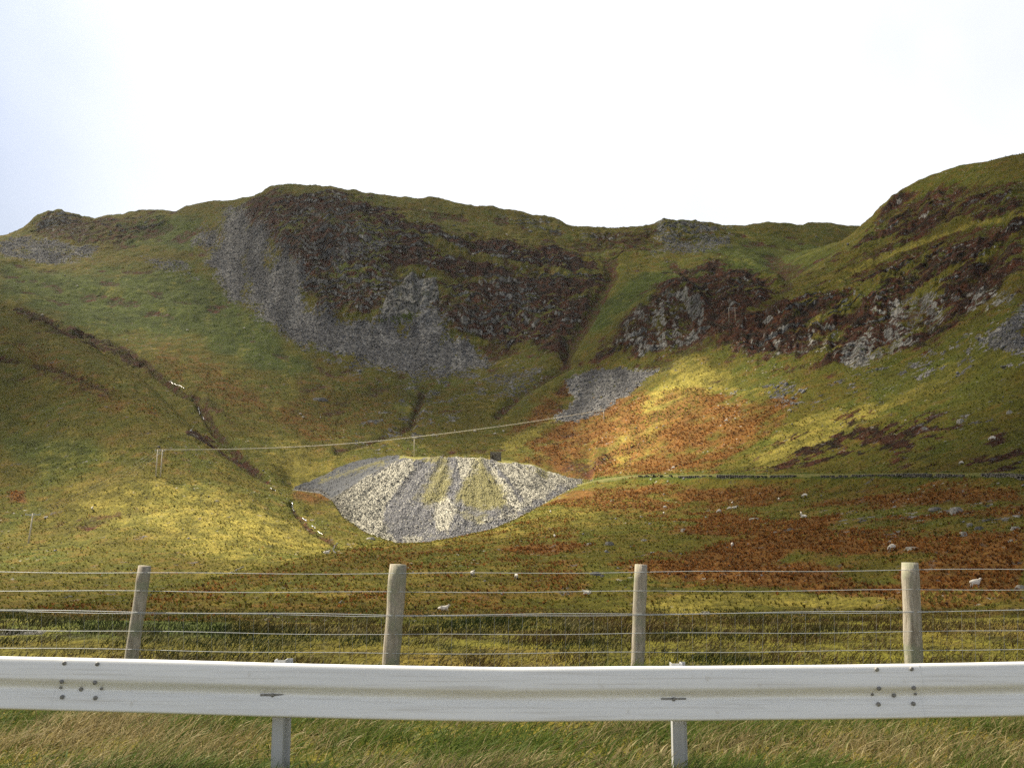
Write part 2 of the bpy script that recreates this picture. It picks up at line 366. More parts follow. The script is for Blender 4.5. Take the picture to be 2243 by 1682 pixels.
# ---------------------------------------------------------------- relief
s_ = sstep(60, 140, Y)
rough = 1 + 1.2*lowveg + 1.5*np.clip(rock, 0, 1)
farr = sstep(280, 520, Y)
arc = X/np.maximum(Y, 1)*720
chute = fbm(arc, Y*.22, 15, 4, 81)
scree = scree*(1 - .55*sstep(.18, .42, fbm(arc, Y*.35, 24, 3, 82))*sstep(520, 560, Y))
cliff = mx(area([(832,705),(850,655),(902,618),(958,622),(962,668),(905,695),(850,715)], 5, .35, 500),
    area([(1935,780),(1950,690),(1985,660),(2030,665),(2020,710),(1975,760)], 8, 1.3, 350)*.55, area([(1840,800),(1850,760),(1900,740),(1910,800),(1870,815)], 8, .5, 350)*.8)
crag = np.clip(np.maximum(heather*.85, rock), 0, 1)*sstep(200, 380, Y)
crag = np.clip(crag + .25*sstep(560, 760, Y), 0, 1)
def blur2(a, sr, sc2):
    def b1(a, s, ax):
        n = int(2.5*s); k = np.exp(-0.5*(np.arange(-n, n+1)/s)**2); k = (k/k.sum()).astype(np.float32)
        pad = [(0, 0), (0, 0)]; pad[ax] = (n, n); p = np.pad(a, pad, mode='edge'); out = np.zeros(a.shape, np.float32)
        for i, w in enumerate(k):
            sl_ = [slice(None)]*2; sl_[ax] = slice(i, i+a.shape[ax]); out += w*p[tuple(sl_)]
        return out
    return b1(b1(a.astype(np.float32), sr, 0), sc2, 1)
cragS = blur2(crag, 5, 5)
Z = Z + s_*(fbm(X, Y, 70, 3, 1)*3.2*sstep(330, 560, Y) + fbm(X, Y, 24, 4, 2)*1.5*sstep(200, 500, Y) + fbm(X, Y, 20, 3, 12)*.5)
Z = Z + s_*(ridged(X + .3*Y, Y*.7, 11, 3, 31)*.42 + perlin(X/2.8, Y/2.8, 33)*.20 + perlin(X/1.3, Y/1.3, 34)*.10 + RNG.normal(0, .05, Z.shape))
Z = Z + (1-s_)*(fbm(X, Y, 2.2, 3, 40)*.05)
# crags: buttresses, gullies and ledges running down the face
arc = X/np.maximum(Y, 1)*720
warp = fbm(X, Y, 40, 3, 49)*14
flute = ridged(arc + warp, Y*.26, 30, 3, 50); flute2 = ridged(arc + warp*.6, Y*.28, 11, 3, 52)
bench = np.abs(perlin(Z/9 + fbm(X, Y, 30, 3, 61)*2.2, arc/55, 62))
Z = Z + cragS*farr*(flute*3.8 + flute2*2.8 + ridged(X, Y, 20, 4, 56)*2.4 + fbm(X, Y, 8, 3, 55)*1.5 + ridged(X, Y, 4.5, 2, 59)*.55)
push = cragS*farr*(sstep(.05, .5, bench)*2.6 - 1.0 + ridged(arc, Z*.5, 6, 3, 58)*1.0)
sc = np.clip(scree, 0, 1)
Z = Z + sc*(RNG.normal(0, .13, Z.shape) + fbm(X, Y, 5, 2, 57)*.45 + ridged(arc, Y*.4, 16, 2, 63)*.7)*sstep(100, 300, Y)
X2 = (X*(1 - push/np.maximum(Y, 1))).astype(np.float32); Y2 = (Y - push).astype(np.float32)
# cover by steepness; lighter ledges and darker faces paint in light from above
def steep(Zv):
    gy = np.gradient(Zv, axis=0)/np.maximum(np.gradient(Y2, axis=0), .12)
    gx = np.gradient(Zv, axis=1)/np.maximum(np.gradient(X2, axis=1), .12)
    return gx, gy
Zs = blur2(Z, 1.2, 1.2); gx, gy = steep(Zs); slope = np.clip(np.hypot(gx, gy), 0, 4)
rel = slope - blur2(slope, 22, 16)
band = fbm(arc*.33 + 5, Y*.9 + Z*.3, 26, 4, 83)
zone = sstep(800, 1000, pxm)*(1-sstep(1330, 1500, pxm))*(1-sstep(600, 680, pym)) + sstep(1500, 1800, pxm)*.7 + .35
heather = heather*(1 - .9*np.clip(zone, 0, 1)*sstep(.02, .26, band))
hv = np.clip(heather, 0, 1)
pale = sstep(.35, 1.15, rel + .9*np.clip(rock, 0, 1) + .25*n2 - .15)*cragS*farr
rock = np.clip(np.maximum.reduce([rock*sstep(-.45, .35, rel + .35*n3), pale*.85, cliff*(.78+.5*n3)]), 0, 1)
ledge = sstep(.12, .42, -rel + .22*n3)*cragS*farr
heather = heather*(1 - .75*ledge*sstep(-.12, .22, n1 + .3*n2)); green = np.clip(green + ledge*.6, 0, 1)
straw = np.clip(straw + .35*ledge*sstep(0, .3, n3), 0, 1)
# darker cover in the hollows of the open slopes
curv = blur2(Z, 3, 3) - blur2(Z, 12, 10)
hollow = sstep(.10, .75, -curv + .25*n3)*sstep(120, 260, Y)*(1-sc)
heather = np.maximum(heather, hollow*.55); 
# tiny sideways jitter keeps the rows from reading as rows
X2 += RNG.normal(0, .12, X.shape)*sstep(100, 300, Y); Y2 += RNG.normal(0, .15, X.shape)*sstep(100, 300, Y)
HB = [(640,1074,404),(655,1073,400),(700,1079,385),(728,1096,372),(750,1131,360),(800,1165,350),(870,1190,345),(940,1187,345),(1000,1176,347),(1080,1159,352),(1140,1132,360),(1200,1097,372),(1250,1069,384),(1300,1052,396)]
HR = [(640,1073,406),(655,1071,403),(700,1077,388),(728,1094,374),(780,1062,382),(830,1032,389),(880,1005,396),(940,1004,398),(1000,1006,398),(1090,1012,398),(1170,1019,400),(1210,1040,404),(1250,1052,402),(1300,1051,405)]
HT = [(640,1072,412),(655,1068,412),(680,1056,420),(700,1046,425),(740,1025,430),(790,1008,435),(860,1000,435),(885,1000,432),(940,1001,432),(1100,1009,435),(1170,1016,432),(1210,1037,425),(1250,1050,418),(1300,1049,418)]
def hline(T):
    a = np.array(T, float); uu, tt = ut(a[:, 0], a[:, 1])
    return np.interp(U, uu, a[:, 2])[None], (EYE + np.interp(U, uu, tt)*np.interp(U, uu, a[:, 2]))[None]
_b, _r, _t = hline(HB), hline(HR), hline(HT)
_px = proj(U*100, 100, EYE)[0][None]
_w = sstep(585, 655, _px)*(1-sstep(1290, 1310, _px))
_tb = (_b[1]-EYE)/_b[0]
_cap = np.where(Y < _b[0], EYE + _tb*Y - .35, np.where(Y < _r[0], _b[1] + (_r[1]-_b[1])*(Y-_b[0])/(_r[0]-_b[0]) - 1.6, np.where(Y < _t[0], _r[1] + (_t[1]-_r[1])*(Y-_r[0])/(_t[0]-_r[0]) - 1.4, _t[1] - 1.4 + .5*(Y-_t[0]))))
_on = (Y > 180) & (Y < _t[0]+50)
Zc = np.minimum(Z, _cap); Z = np.where(_on, Z*(1-_w)+Zc*_w, Z)
V = np.stack([X2, Y2, Z.astype(np.float32)], -1)
# ---------------------------------------------------------------- terrain look-up
TT = (V[..., 2]-EYE)/V[..., 1]; UU = V[..., 0]/V[..., 1]
def ground_at(px, py, dmin=20):
    u, t = ut(px, py)
    c = int(np.clip(np.searchsorted(U, u), 1, NC-1))
    col = TT[:, c]; j = np.where((col >= t) & (V[:, c, 1] > dmin))[0]
    if len(j) == 0: r = int(np.argmax(np.where(V[:, c, 1] > dmin, col, -9)))
    else: r = int(j[0])
    p = V[r, c]
    return Vector((float(u*p[1]), float(p[1]), float(p[2]))), (r, c)
def ground_z(x, y):
    u = x/y; c = int(np.clip(np.searchsorted(U, u), 1, NC-1)); r = int(np.clip(np.searchsorted(Ds, y), 1, NR-1))
    return float(V[r, c, 2])
terr = np_mesh('hillside', V.reshape(-1, 3), grid_faces(NR, NC))
col_attr(terr, 'cover_a', np.stack([scree, rock, heather], -1).reshape(-1, 3).astype(np.float32))
col_attr(terr, 'cover_c', np.stack([np.clip(.5+1.1*chute, 0, 1), cliff, cliff*0], -1).reshape(-1, 3).astype(np.float32))
col_attr(terr, 'cover_b', np.stack([bracken, green, straw], -1).reshape(-1, 3).astype(np.float32))

def mat_terrain():
    m = NT('hillside_cover'); P = m.pos()
    A = m.n('ShaderNodeSeparateColor'); m.put(A.inputs[0], m.attr('cover_a').outputs['Color'])
    B = m.n('ShaderNodeSeparateColor'); m.put(B.inputs[0], m.attr('cover_b').outputs['Color'])
    fine = m.noise(P, .6, 5, .72); mid = m.noise(P, .16, 4, .6); big = m.noise(P, .035, 4, .6)
    tuft = m.noise(m.scale(P, (1, 1, .6)), 1.25, 5, .8)
    Ps = m.scale(P, (1, 1, .22)); streak = m.noise(Ps, .42, 4, .65, .6); streak2 = m.noise(Ps, 1.3, 3, .7)
    vor = m.n('ShaderNodeTexVoronoi'); m.put(vor.inputs['Vector'], P); vor.inputs['Scale'].default_value = .62
    vor2 = m.n('ShaderNodeTexVoronoi'); m.put(vor2.inputs['Vector'], P); vor2.inputs['Scale'].default_value = 1.5
    vs = m.n('ShaderNodeSeparateColor'); m.put(vs.inputs[0], vor.outputs['Color'])
    vs2 = m.n('ShaderNodeSeparateColor'); m.put(vs2.inputs[0], vor2.outputs['Color'])
    def thr(mask, nz, w=.28, k=.75):
        k = k*1.5; w = w*1.3
        e = m.math('ADD', mask, m.math('MULTIPLY', m.math('SUBTRACT', nz, .5), k))
        return m.mr(e, .5-w/2, .5+w/2, 0, 1, True)
    n_mid = m.math('ADD', m.math('MULTIPLY', mid, .5), m.math('MULTIPLY', fine, .5))
    grass = m.mix(m.mr(big, .35, .65), (.122, .105, .015), (.072, .084, .013))
    grass = m.mix(m.math('MULTIPLY', m.mr(mid, .48, .68), .85), grass, (.094, .058, .015))
    grass = m.mix(thr(B.outputs[1], n_mid, .5, 1.0), grass, (.060, .080, .014))
    grass = m.mix(thr(B.outputs[2], n_mid, .7, 1.3), grass, (.225, .195, .042))
    br = m.mix(m.mr(fine, .35, .65), (.160, .070, .019), (.098, .047, .014))
    br = m.mix(m.mr(tuft, .55, .75), br, (.11, .085, .018))
    colr = m.mix(m.math('MULTIPLY', thr(B.outputs[0], n_mid, .7, 1.6), .92), grass, br)
    ht = m.mix(m.mr(mid, .38, .62), (.014, .010, .007), (.056, .020, .011))
    ht = m.mix(m.mr(fine, .55, .68), ht, (.060, .060, .016)); ht = m.mix(m.mr(streak, .63, .70), ht, (.20, .195, .18))
    colr = m.mix(thr(A.outputs[2], n_mid, .3, 1.5), colr, ht)
    # light and dark growth inside the sward
    colr = m.mix(1.0, colr, m.mix(m.mr(tuft, .32, .68), (.34, .34, .34), (1.75, 1.72, 1.6)), 'MULTIPLY')
    colr = m.mix(m.math('MULTIPLY', m.mr(vs2.outputs[1], .985, .99), m.mr(big, .5, .6)), colr, (.26, .25, .23))
    colr = m.mix(1.0, colr, m.mix(m.mr(m.math('ADD', m.math('MULTIPLY', mid, .6), m.math('MULTIPLY', big, .4)), .36, .62), (.55, .56, .58), (1.35, 1.32, 1.25)), 'MULTIPLY')
    rk = m.mix(m.mr(streak, .40, .60), (.028, .028, .028), (.34, .33, .31))
    rk = m.mix(m.mr(streak2, .5, .62), rk, (.12, .12, .115))
    rk = m.mix(m.mr(mid, .55, .7), rk, (.07, .08, .03))
    nz_r = m.math('ADD', m.math('MULTIPLY', streak, .75), m.math('MULTIPLY', fine, .25))
    rmask = thr(A.outputs[1], nz_r, .16, 1.5)
    colr = m.mix(rmask, colr, rk)
    st = m.mix(m.mr(vs.outputs[0], .1, .95), (.032, .032, .033), (.37, .36, .345))
    st = m.mix(m.mr(vs2.outputs[0], .2, .9), st, (.165, .162, .165))
    st = m.mix(m.mr(big, .42, .6), m.mix(1.0, st, (.7, .7, .72), 'MULTIPLY'), st)
    smask = thr(A.outputs[0], m.math('ADD', m.math('MULTIPLY', vs.outputs[1], .5), m.math('MULTIPLY', n_mid, .5)), .1, 1.2)
    colr = m.mix(smask, colr, st)
    Cc = m.n('ShaderNodeSeparateColor'); m.put(Cc.inputs[0], m.attr('cover_c').outputs['Color'])
    colr = m.mix(m.math('MAXIMUM', smask, rmask), colr, m.mix(1.0, colr, m.mix(Cc.outputs[0], (.55, .55, .57), (1.5, 1.48, 1.42)), 'MULTIPLY'))
    hgt = m.math('ADD', m.math('MULTIPLY', fine, .7), m.math('MULTIPLY', tuft, .45))
    hgt = m.math('ADD', hgt, m.math('MULTIPLY', m.math('MAXIMUM', smask, rmask), m.math('SUBTRACT', m.math('MULTIPLY', vs.outputs[0], 1.2), vor2.outputs['Distance'])))
    return m.out(m.bsdf(colr, .95, hgt, .9, .9, spec=.1))
MT = mat_terrain()
hill = link('hillside', terr, MT, smooth=True); tag(hill, kind='structure')

# ================================================================== CAMERA
cam = bpy.data.cameras.new('camera'); cam.lens = 36*F/W; cam.sensor_width = 36; cam.clip_end = 20000; cam.clip_start = .05
co = bpy.data.objects.new('camera', cam); C.objects.link(co); co.location = (0, 0, EYE); co.rotation_euler = (R(90)+PITCH, 0, 0)
bpy.context.scene.camera = co
# ================================================================== LIGHT
SAZ, SEL = R(-60), R(50)
SV = np.array([math.sin(SAZ)*math.cos(SEL), math.cos(SAZ)*math.cos(SEL), math.sin(SEL)])
sl = bpy.data.lights.new('sun', 'SUN'); sl.energy = 5.0; sl.angle = R(.53); sl.color = (1, .90, .72)
so = bpy.data.objects.new('sun', sl); C.objects.link(so); so.rotation_euler = Vector(-SV).to_track_quat('-Z', 'Y').to_euler()
def world():
    m = NT('World', True); w = m.m; bpy.context.scene.world = w
    sky = m.n('ShaderNodeTexSky', sky_type='NISHITA'); sky.sun_disc = False; sky.sun_elevation = SEL; sky.sun_rotation = SAZ
    sky.air_density = 1.2; sky.dust_density = 2.0
    skyc = m.scale(sky.outputs[0], (.10, .10, .10))
    d = m.n('ShaderNodeTexCoord').outputs['Generated']
    sx = m.n('ShaderNodeSeparateXYZ'); m.put(sx.inputs[0], d)
    nz = m.noise(d, 2.6, 4, .5, .3); nz2 = m.noise(d, 2.3, 4, .5, .4)
    fac = m.math('ADD', sx.outputs[0], m.math('MULTIPLY', m.math('SUBTRACT', nz, .5), .30))
    left = m.mr(fac, -.56, -.20, 0, 1, True)
    cl = m.mix(left, (.124, .142, .186), (.276, .273, .271))
    low = m.mr(sx.outputs[2], .22, .45)
    cl = m.mix(low, m.mix(left, (.088, .097, .124), (.276, .273, .271)), cl)
    cl = m.mix(m.mr(nz2, .38, .52), m.mix(1.0, cl, (.84, .845, .86), 'MULTIPLY'), cl)
    # overhead and behind: heavier, greyer cloud
    back = m.mr(sx.outputs[1], .30, .66, 0, 1, True)
    lowback = m.math('MULTIPLY', m.mr(sx.outputs[2], .62, .15, 0, 1, True), m.mr(sx.outputs[1], 0, -.35, 0, 1, True))  # low bright band behind the lens, added to brighten the rail
    cl = m.mix(back, m.mix(lowback, (.046, .049, .056), (.27, .268, .27)), cl)
    cl2 = m.mix(.88, skyc, cl)
    bg = m.n('ShaderNodeBackground'); m.put(bg.inputs[0], cl2); bg.inputs[1].default_value = 1.0
    o = m.n('ShaderNodeOutputWorld'); m.put(o.inputs['Surface'], bg)
world()
# unseen cloud deck added overhead, shaped to shade the hills and pass sun in patches
def clouds():
    HC = 1500.0
    sub = V[::6, ::6]; px, py = proj(sub[..., 0], sub[..., 1], sub[..., 2]); ff = sub[..., 1]
    def G(cx, cy, rx, ry, ang=0, k=1.0, p=2.0):
        a = R(ang); dx = px-cx; dy = py-cy
        x = (dx*math.cos(a)+dy*math.sin(a))/rx; y = (-dx*math.sin(a)+dy*math.cos(a))/ry
        return k*np.exp(-(x*x+y*y)**(p/2))
    lit = np.maximum.reduce([
        G(1010, 1080, 330, 110, 0, 1.0, 4), G(1420, 930, 250, 125, -25, 1.0, 3), G(1560, 960, 130, 90, -20, .6),
        G(430, 1110, 480, 110, 8, 1.0, 3), G(120, 1190, 300, 120, 0, .85), G(700, 1000, 160, 60, 20, .6),
        G(1300, 1110, 260, 60, 0, .7), G(820, 1230, 420, 45, -5, .4), G(1150, 1300, 1500, 60, 0, .42),
        G(250, 650, 430, 120, 25, .38), G(2000, 860, 300, 60, -18, .38), G(1600, 560, 400, 60, 0, .24), G(2050, 430, 260, 70, -15, .14),
        G(1300, 560, 260, 60, 10, .2), G(1700,1180,500,80,0,.2), G(520, 880, 320, 70, 20, .30), G(890, 660, 90, 50, 0, .5), G(400,500,300,40,0,.34), G(1000,470,500,35,5,.22), G(1050,640,420,120,5,.07), G(1800,680,500,120,-15,.14), G(620,640,160,150,40,.14), G(890,665,90,60,0,.4)])*.96 + .03
    lit = np.where(ff < 60, .55, lit)
    t = (HC - sub[..., 2])/SV[2]
    qx = sub[..., 0] + SV[0]*t; qy = sub[..., 1] + SV[1]*t
    cell = 20.0; x0, x1, y0, y1 = -2300, 700, -700, 2060
    nx = int((x1-x0)/cell)+1; ny = int((y1-y0)/cell)+1
    acc = np.zeros((ny, nx)); wt = np.zeros((ny, nx))
    ix = ((qx-x0)/cell).astype(int).ravel(); iy = ((qy-y0)/cell).astype(int).ravel(); ok = (ix >= 0) & (ix < nx) & (iy >= 0) & (iy < ny)
    vis = np.ones(ok.sum())
    np.add.at(acc, (iy[ok], ix[ok]), lit.ravel()[ok]*vis); np.add.at(wt, (iy[ok], ix[ok]), vis)
    def blur(a, s):
        k = np.exp(-0.5*(np.arange(-int(3*s), int(3*s)+1)/s)**2); k /= k.sum()
        a = np.apply_along_axis(lambda r: np.convolve(r, k, 'same'), 0, a)
        return np.apply_along_axis(lambda r: np.convolve(r, k, 'same'), 1, a)
    f1 = blur(acc, 1.0); w1 = blur(wt, 1.0); f2 = blur(acc, 4); w2 = blur(wt, 4)
    g = np.where(w1 > .3, f1/np.maximum(w1, 1e-6), np.where(w2 > .01, f2/np.maximum(w2, 1e-6), .1))
    g = blur(g, .7)
    xs = x0 + np.arange(nx)*cell; ys = y0 + np.arange(ny)*cell; XX, YY = np.meshgrid(xs, ys)
    dens = 1 - g + .10*fbm(XX, YY, 160, 4, 70)
    edge = np.minimum.reduce([(XX-x0)/200, (x1-XX)/200, (YY-y0)/200, (y1-YY)/200]); dens = dens*np.clip(edge, 0, 1)
    dens = np.clip(dens, 0, 1)
    th = 5 + 70*dens*(.7+.5*fbm(XX, YY, 260, 4, 71)) + 8*np.abs(fbm(XX, YY, 60, 3, 72))
    top = np.stack([XX, YY, HC + th], -1).reshape(-1, 3); bot = np.stack([XX, YY, HC - th*.35], -1).reshape(-1, 3)
    fa = grid_faces(ny, nx); n = nx*ny
    me = np_mesh('shade_cloud_layer', np.concatenate([top, bot]), np.concatenate([fa, fa[:, ::-1]+n]))
    dd = np.concatenate([dens.ravel()]*2)[:, None].repeat(3, 1)
    col_attr(me, 'thickness', dd.astype(np.float32))
    m = NT('shade_cloud_vapour')
    a = m.n('ShaderNodeSeparateColor'); m.put(a.inputs[0], m.attr('thickness').outputs['Color'])
    # two skins: light passing both is (1-alpha)^2 = 1-density
    al = m.math('SUBTRACT', 1.0, m.math('SQRT', m.math('SUBTRACT', 1.0, a.outputs[0], clamp=True)))
    df = m.n('ShaderNodeBsdfDiffuse'); m.put(df.inputs[0], (.7, .7, .72)); tr = m.n('ShaderNodeBsdfTranslucent'); m.put(tr.inputs[0], (.13, .135, .145))
    ad = m.n('ShaderNodeMixShader'); m.put(ad.inputs[0], .6); m.put(ad.inputs[1], df); m.put(ad.inputs[2], tr)
    tp = m.n('ShaderNodeBsdfTransparent'); mxs = m.n('ShaderNodeMixShader'); m.put(mxs.inputs[0], al); m.put(mxs.inputs[1], tp); m.put(mxs.inputs[2], ad)
    o = link('shade_cloud_layer', me, m.out(mxs), smooth=True); tag(o, kind='structure')
clouds()

# ================================================================== SPOIL HEAP
def heap():
    hu = (np.arange(640, 1300, 1.15) - W/2)/F
    def ln(T, zoff=0):
        a = np.array(T, float); uu, tt = ut(a[:, 0], a[:, 1])
        D = gsm(np.interp(hu, uu, a[:, 2]), 4); t = gsm(np.interp(hu, uu, tt), 4)
        return D, EYE + t*D
    b, r, t = ln(HB), ln(HR), ln(HT)
    n0, n1_, n2_, n3_ = 14, 170, 50, 16
    D, Zh = [], []
    def seg(a, c, n, ease=0):
        for k in range(n):
            s = k/n; D.append(a[0]*(1-s)+c[0]*s); Zh.append(a[1]*(1-s)+c[1]*s)
    pre = (b[0]-7, b[1]-5); post = (t[0]+12, t[1]-14)
    seg(pre, b, n0); seg(b, r, n1_); seg(r, t, n2_); seg(t, post, n3_); D.append(post[0]); Zh.append(post[1])
    D = np.array(D); Zh = np.array(Zh); nr = len(D)
    # soften the brow
    for _ in range(3): Zh[1:-1] = .25*Zh[:-2]+.5*Zh[1:-1]+.25*Zh[2:]
    Xh = hu[None, :]*D
    px, py = proj(Xh, D, Zh)
    xc = float(at(1020, 1000, 398)[0]); fan = (Xh-xc)/(440-D)*60
    def A(pts, soft=6, wb=1.0):
        w = fbm(fan, D*.22, 6, 4, 91)*20 + fbm(Xh, D, 2, 2, 92)*5
        return 1 - sstep(-soft, soft, poly_dist(px, py, pts) + w*wb)
    pale = mx(A([(725,1095),(885,1000),(900,1004),(905,1030),(850,1100),(845,1170),(870,1195),(780,1175),(735,1120)], 9),
        A([(985,1000),(1090,1004),(1040,1035),(1010,1060),(1000,1020)], 5), A([(960,1170),(945,1110),(975,1090),(1000,1120),(985,1180)], 8)*.75,
        A([(1055,1005),(1075,1008),(1110,1060),(1150,1110),(1130,1135),(1110,1105),(1085,1060)], 5),
        A([(1060,1005),(1180,1015),(1240,1055),(1190,1095),(1150,1110),(1120,1060)], 8)*.72, A([(900,1190),(1150,1125),(1140,1110),(1000,1165),(880,1180)], 4)*.6,
        A([(1195,1035),(1270,1055),(1250,1075),(1200,1060)], 4)*.5)
    moss = mx(A([(1045,1000),(1062,1010),(1110,1080),(1112,1110),(1060,1115),(1000,1100),(1010,1060),(1040,1035)], 15),
        A([(960,1010),(985,1010),(990,1060),(960,1100),(930,1120),(910,1100),(940,1060)], 15)*.85, A([(900,1000),(985,1003),(975,1015),(915,1010)], 4)*.8,
        A([(1155,1025),(1195,1035),(1200,1050),(1170,1040)], 4)*.8, A([(1000,1120),(1070,1130),(1050,1150),(1010,1140)], 8)*.45,
        A([(700,1050),(830,1012),(850,1015),(700,1060)], 3)*.7)
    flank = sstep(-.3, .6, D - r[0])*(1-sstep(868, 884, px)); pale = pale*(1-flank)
    turf = (sstep(0, 1, (D-(r[0]+1.5))/3))*sstep(860, 890, px)
    turf = mx(turf, 1-sstep(2, 7, px-640), sstep(1262, 1290, px))
    Zh = Zh + fbm(Xh, D, 14, 3, 93)*1.3 + RNG.normal(0, .13, Zh.shape)*(1-turf) + fbm(Xh, D, 3, 2, 94)*.25*(1-turf)
    Zh = Zh + ridged(fan, D*.12, 9, 3, 95)*.75*(1-turf)
    Vh = np.stack([Xh+RNG.normal(0,.08,Xh.shape), D+RNG.normal(0,.08,D.shape), Zh], -1)
    me = np_mesh('spoil_heap', Vh.reshape(-1, 3), grid_faces(nr, len(hu)))
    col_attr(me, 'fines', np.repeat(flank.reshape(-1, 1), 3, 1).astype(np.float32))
    col_attr(me, 'cover', np.stack([pale, moss, turf], -1).reshape(-1, 3).astype(np.float32))
    m = NT('quarry_waste'); P = m.pos()
    A_ = m.n('ShaderNodeSeparateColor'); m.put(A_.inputs[0], m.attr('cover').outputs['Color'])
    v1 = m.n('ShaderNodeTexVoronoi'); m.put(v1.inputs['Vector'], P); v1.inputs['Scale'].default_value = 2.6
    v2 = m.n('ShaderNodeTexVoronoi'); m.put(v2.inputs['Vector'], P); v2.inputs['Scale'].default_value = 5.0
    c1 = m.n('ShaderNodeSeparateColor'); m.put(c1.inputs[0], v1.outputs['Color']); c2 = m.n('ShaderNodeSeparateColor'); m.put(c2.inputs[0], v2.outputs['Color'])
    fine = m.noise(P, 1.6, 4, .65); mid = m.noise(P, .22, 4, .6)
    nz = m.math('ADD', m.math('MULTIPLY', fine, .5), m.math('MULTIPLY', mid, .5))
    slate = m.mix(m.mr(c2.outputs[0], 0, 1), (.072, .073, .082), (.150, .149, .160))
    slate = m.mix(m.mr(c1.outputs[0], .90, .96), slate, (.34, .33, .29))
    palec = m.mix(m.mr(c1.outputs[0], .05, .9), (.25, .24, .20), (.43, .41, .34))
    palec = m.mix(m.mr(c2.outputs[1], .3, .95), palec, (.36, .345, .29))
    def thr(mask, n_, w=.3, k=1.0):
        return m.mr(m.math('ADD', mask, m.math('MULTIPLY', m.math('SUBTRACT', n_, .5), k)), .5-w/2, .5+w/2, 0, 1, True)
    col = m.mix(thr(A_.outputs[0], m.math('ADD', m.math('MULTIPLY', c1.outputs[1], .3), m.math('MULTIPLY', nz, .7)), .35, 1.3), slate, palec)
    fl = m.n('ShaderNodeSeparateColor'); m.put(fl.inputs[0], m.attr('fines').outputs['Color'])
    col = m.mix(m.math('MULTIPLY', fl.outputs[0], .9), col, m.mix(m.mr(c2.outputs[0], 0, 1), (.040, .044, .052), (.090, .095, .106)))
    mossc = m.mix(m.mr(fine, .35, .65), (.155, .14, .020), (.23, .20, .036))
    col = m.mix(m.math('MULTIPLY', thr(A_.outputs[1], nz, .8, 2.2), .62), col, mossc)
    col = m.mix(thr(A_.outputs[2], nz, .3, .8), col, m.mix(fine, (.20, .17, .035), (.14, .145, .03)))
    hg = m.math('SUBTRACT', m.math('MULTIPLY', c1.outputs[2], 1.0), v1.outputs['Distance'])
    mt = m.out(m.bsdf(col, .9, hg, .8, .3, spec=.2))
    o = link('spoil_heap', me, mt, smooth=True)
    tag(o, 'fan-shaped heap of pale and slate-grey quarry waste, flat grassy top, streaked with yellow moss', 'spoil heap')
    return Vh, px, py, pale, moss, turf
HV, hpx, hpy, hpale, hmoss, hturf = heap()
def on_heap(px, py):
    k = np.argmin((hpx[14:-17]-px)**2 + (hpy[14:-17]-py)**2); q = HV[14:-17].reshape(-1, 3)[k]
    return Vector([float(v) for v in q])
# ================================================================== LOOSE STONES (nobody could count them)
def stones(name, pts, sizes, mat):
    n = len(pts); base = np.array([(dx, dy, dz) for dx in (-.5,.5) for dy in (-.5,.5) for dz in (-.5,.5)])
    q = RNG.normal(size=(n, 4)); q /= np.linalg.norm(q, axis=1)[:, None]; w, x, y, z = q.T
    M = np.stack([1-2*(y*y+z*z), 2*(x*y-z*w), 2*(x*z+y*w), 2*(x*y+z*w), 1-2*(x*x+z*z), 2*(y*z-x*w), 2*(x*z-y*w), 2*(y*z+x*w), 1-2*(x*x+y*y)], -1).reshape(n, 3, 3)
    B = base[None]*RNG.uniform(.5, 1.2, (n, 1, 3))*(1+RNG.uniform(-.3, .3, (n, 8, 1)))
    V_ = np.einsum('nij,nkj->nki', M, B)*np.array([1, 1, .75])*sizes[:, None, None] + pts[:, None, :]
    f = np.array([(0,1,3,2),(4,6,7,5),(0,4,5,1),(2,3,7,6),(0,2,6,4),(1,5,7,3)])
    Fq = (f[None]+8*np.arange(n)[:, None, None]).reshape(-1, 4)
    me = np_mesh(name, V_.reshape(-1, 3), Fq)
    col_attr(me, 'tone', np.repeat(RNG.uniform(0, 1, (n, 1)), 8, 0).repeat(3, 1).astype(np.float32))
    o = link(name, me, mat); tag(o, kind='stuff'); return o
def stone_mat(name, a, b):
    m = NT(name); c = m.n('ShaderNodeSeparateColor'); m.put(c.inputs[0], m.attr('tone').outputs['Color'])
    return m.out(m.bsdf(m.mix(m.mr(c.outputs[0], 0, 1), a, m.mix(m.mr(m.noise(m.pos(), 3, 3), .35, .65), b, a)), .9, m.noise(m.pos(), 5, 3), .4, .1))
w_ = (hpale*1.0 + .10*(1-hpale))*(1-hturf)*(1-.55*hmoss); w_[:14] = 0; w_[-17:] = 0; w_ = (w_/w_.sum()).ravel()
k_ = RNG.choice(len(w_), 15000, p=w_); hp = HV.reshape(-1, 3)[k_] + RNG.normal(0, .3, (15000, 3))*[1, 1, .15]
stones('heap_stones', hp, RNG.gamma(2.0, .075, 15000)+.08, stone_mat('pale_waste_stone', (.18, .17, .15), (.42, .40, .335)))
ok_ = (Y > 95) & (Y < 1005) & (np.abs(X/Y) < .62)
dens_ = (scree*1.0*(scree > .35) + rock*.02 + .0022*(Y > 130) + .05*(fbm(X, Y, 30, 3, 77) > .33)*(scree > .02)
    + .035*(fbm(X, Y, 18, 3, 78) > .3)*(np.abs(pym-1180) < 90)*(pxm > 1250))*ok_*(Y/500)**.5
w_ = (dens_/dens_.sum()).ravel().astype(np.float64); w_ /= w_.sum()
k_ = RNG.choice(len(w_), 26000, p=w_); tp = V.reshape(-1, 3)[k_] + RNG.normal(0, .4, (26000, 3))*[1, 1, .1]
sz_ = (RNG.gamma(2.0, .15, 26000)+.12)*(.55+tp[:, 1]/1100)
stones('scree_stones', tp, sz_, stone_mat('grey_scree_stone', (.10, .10, .105), (.34, .335, .33)))

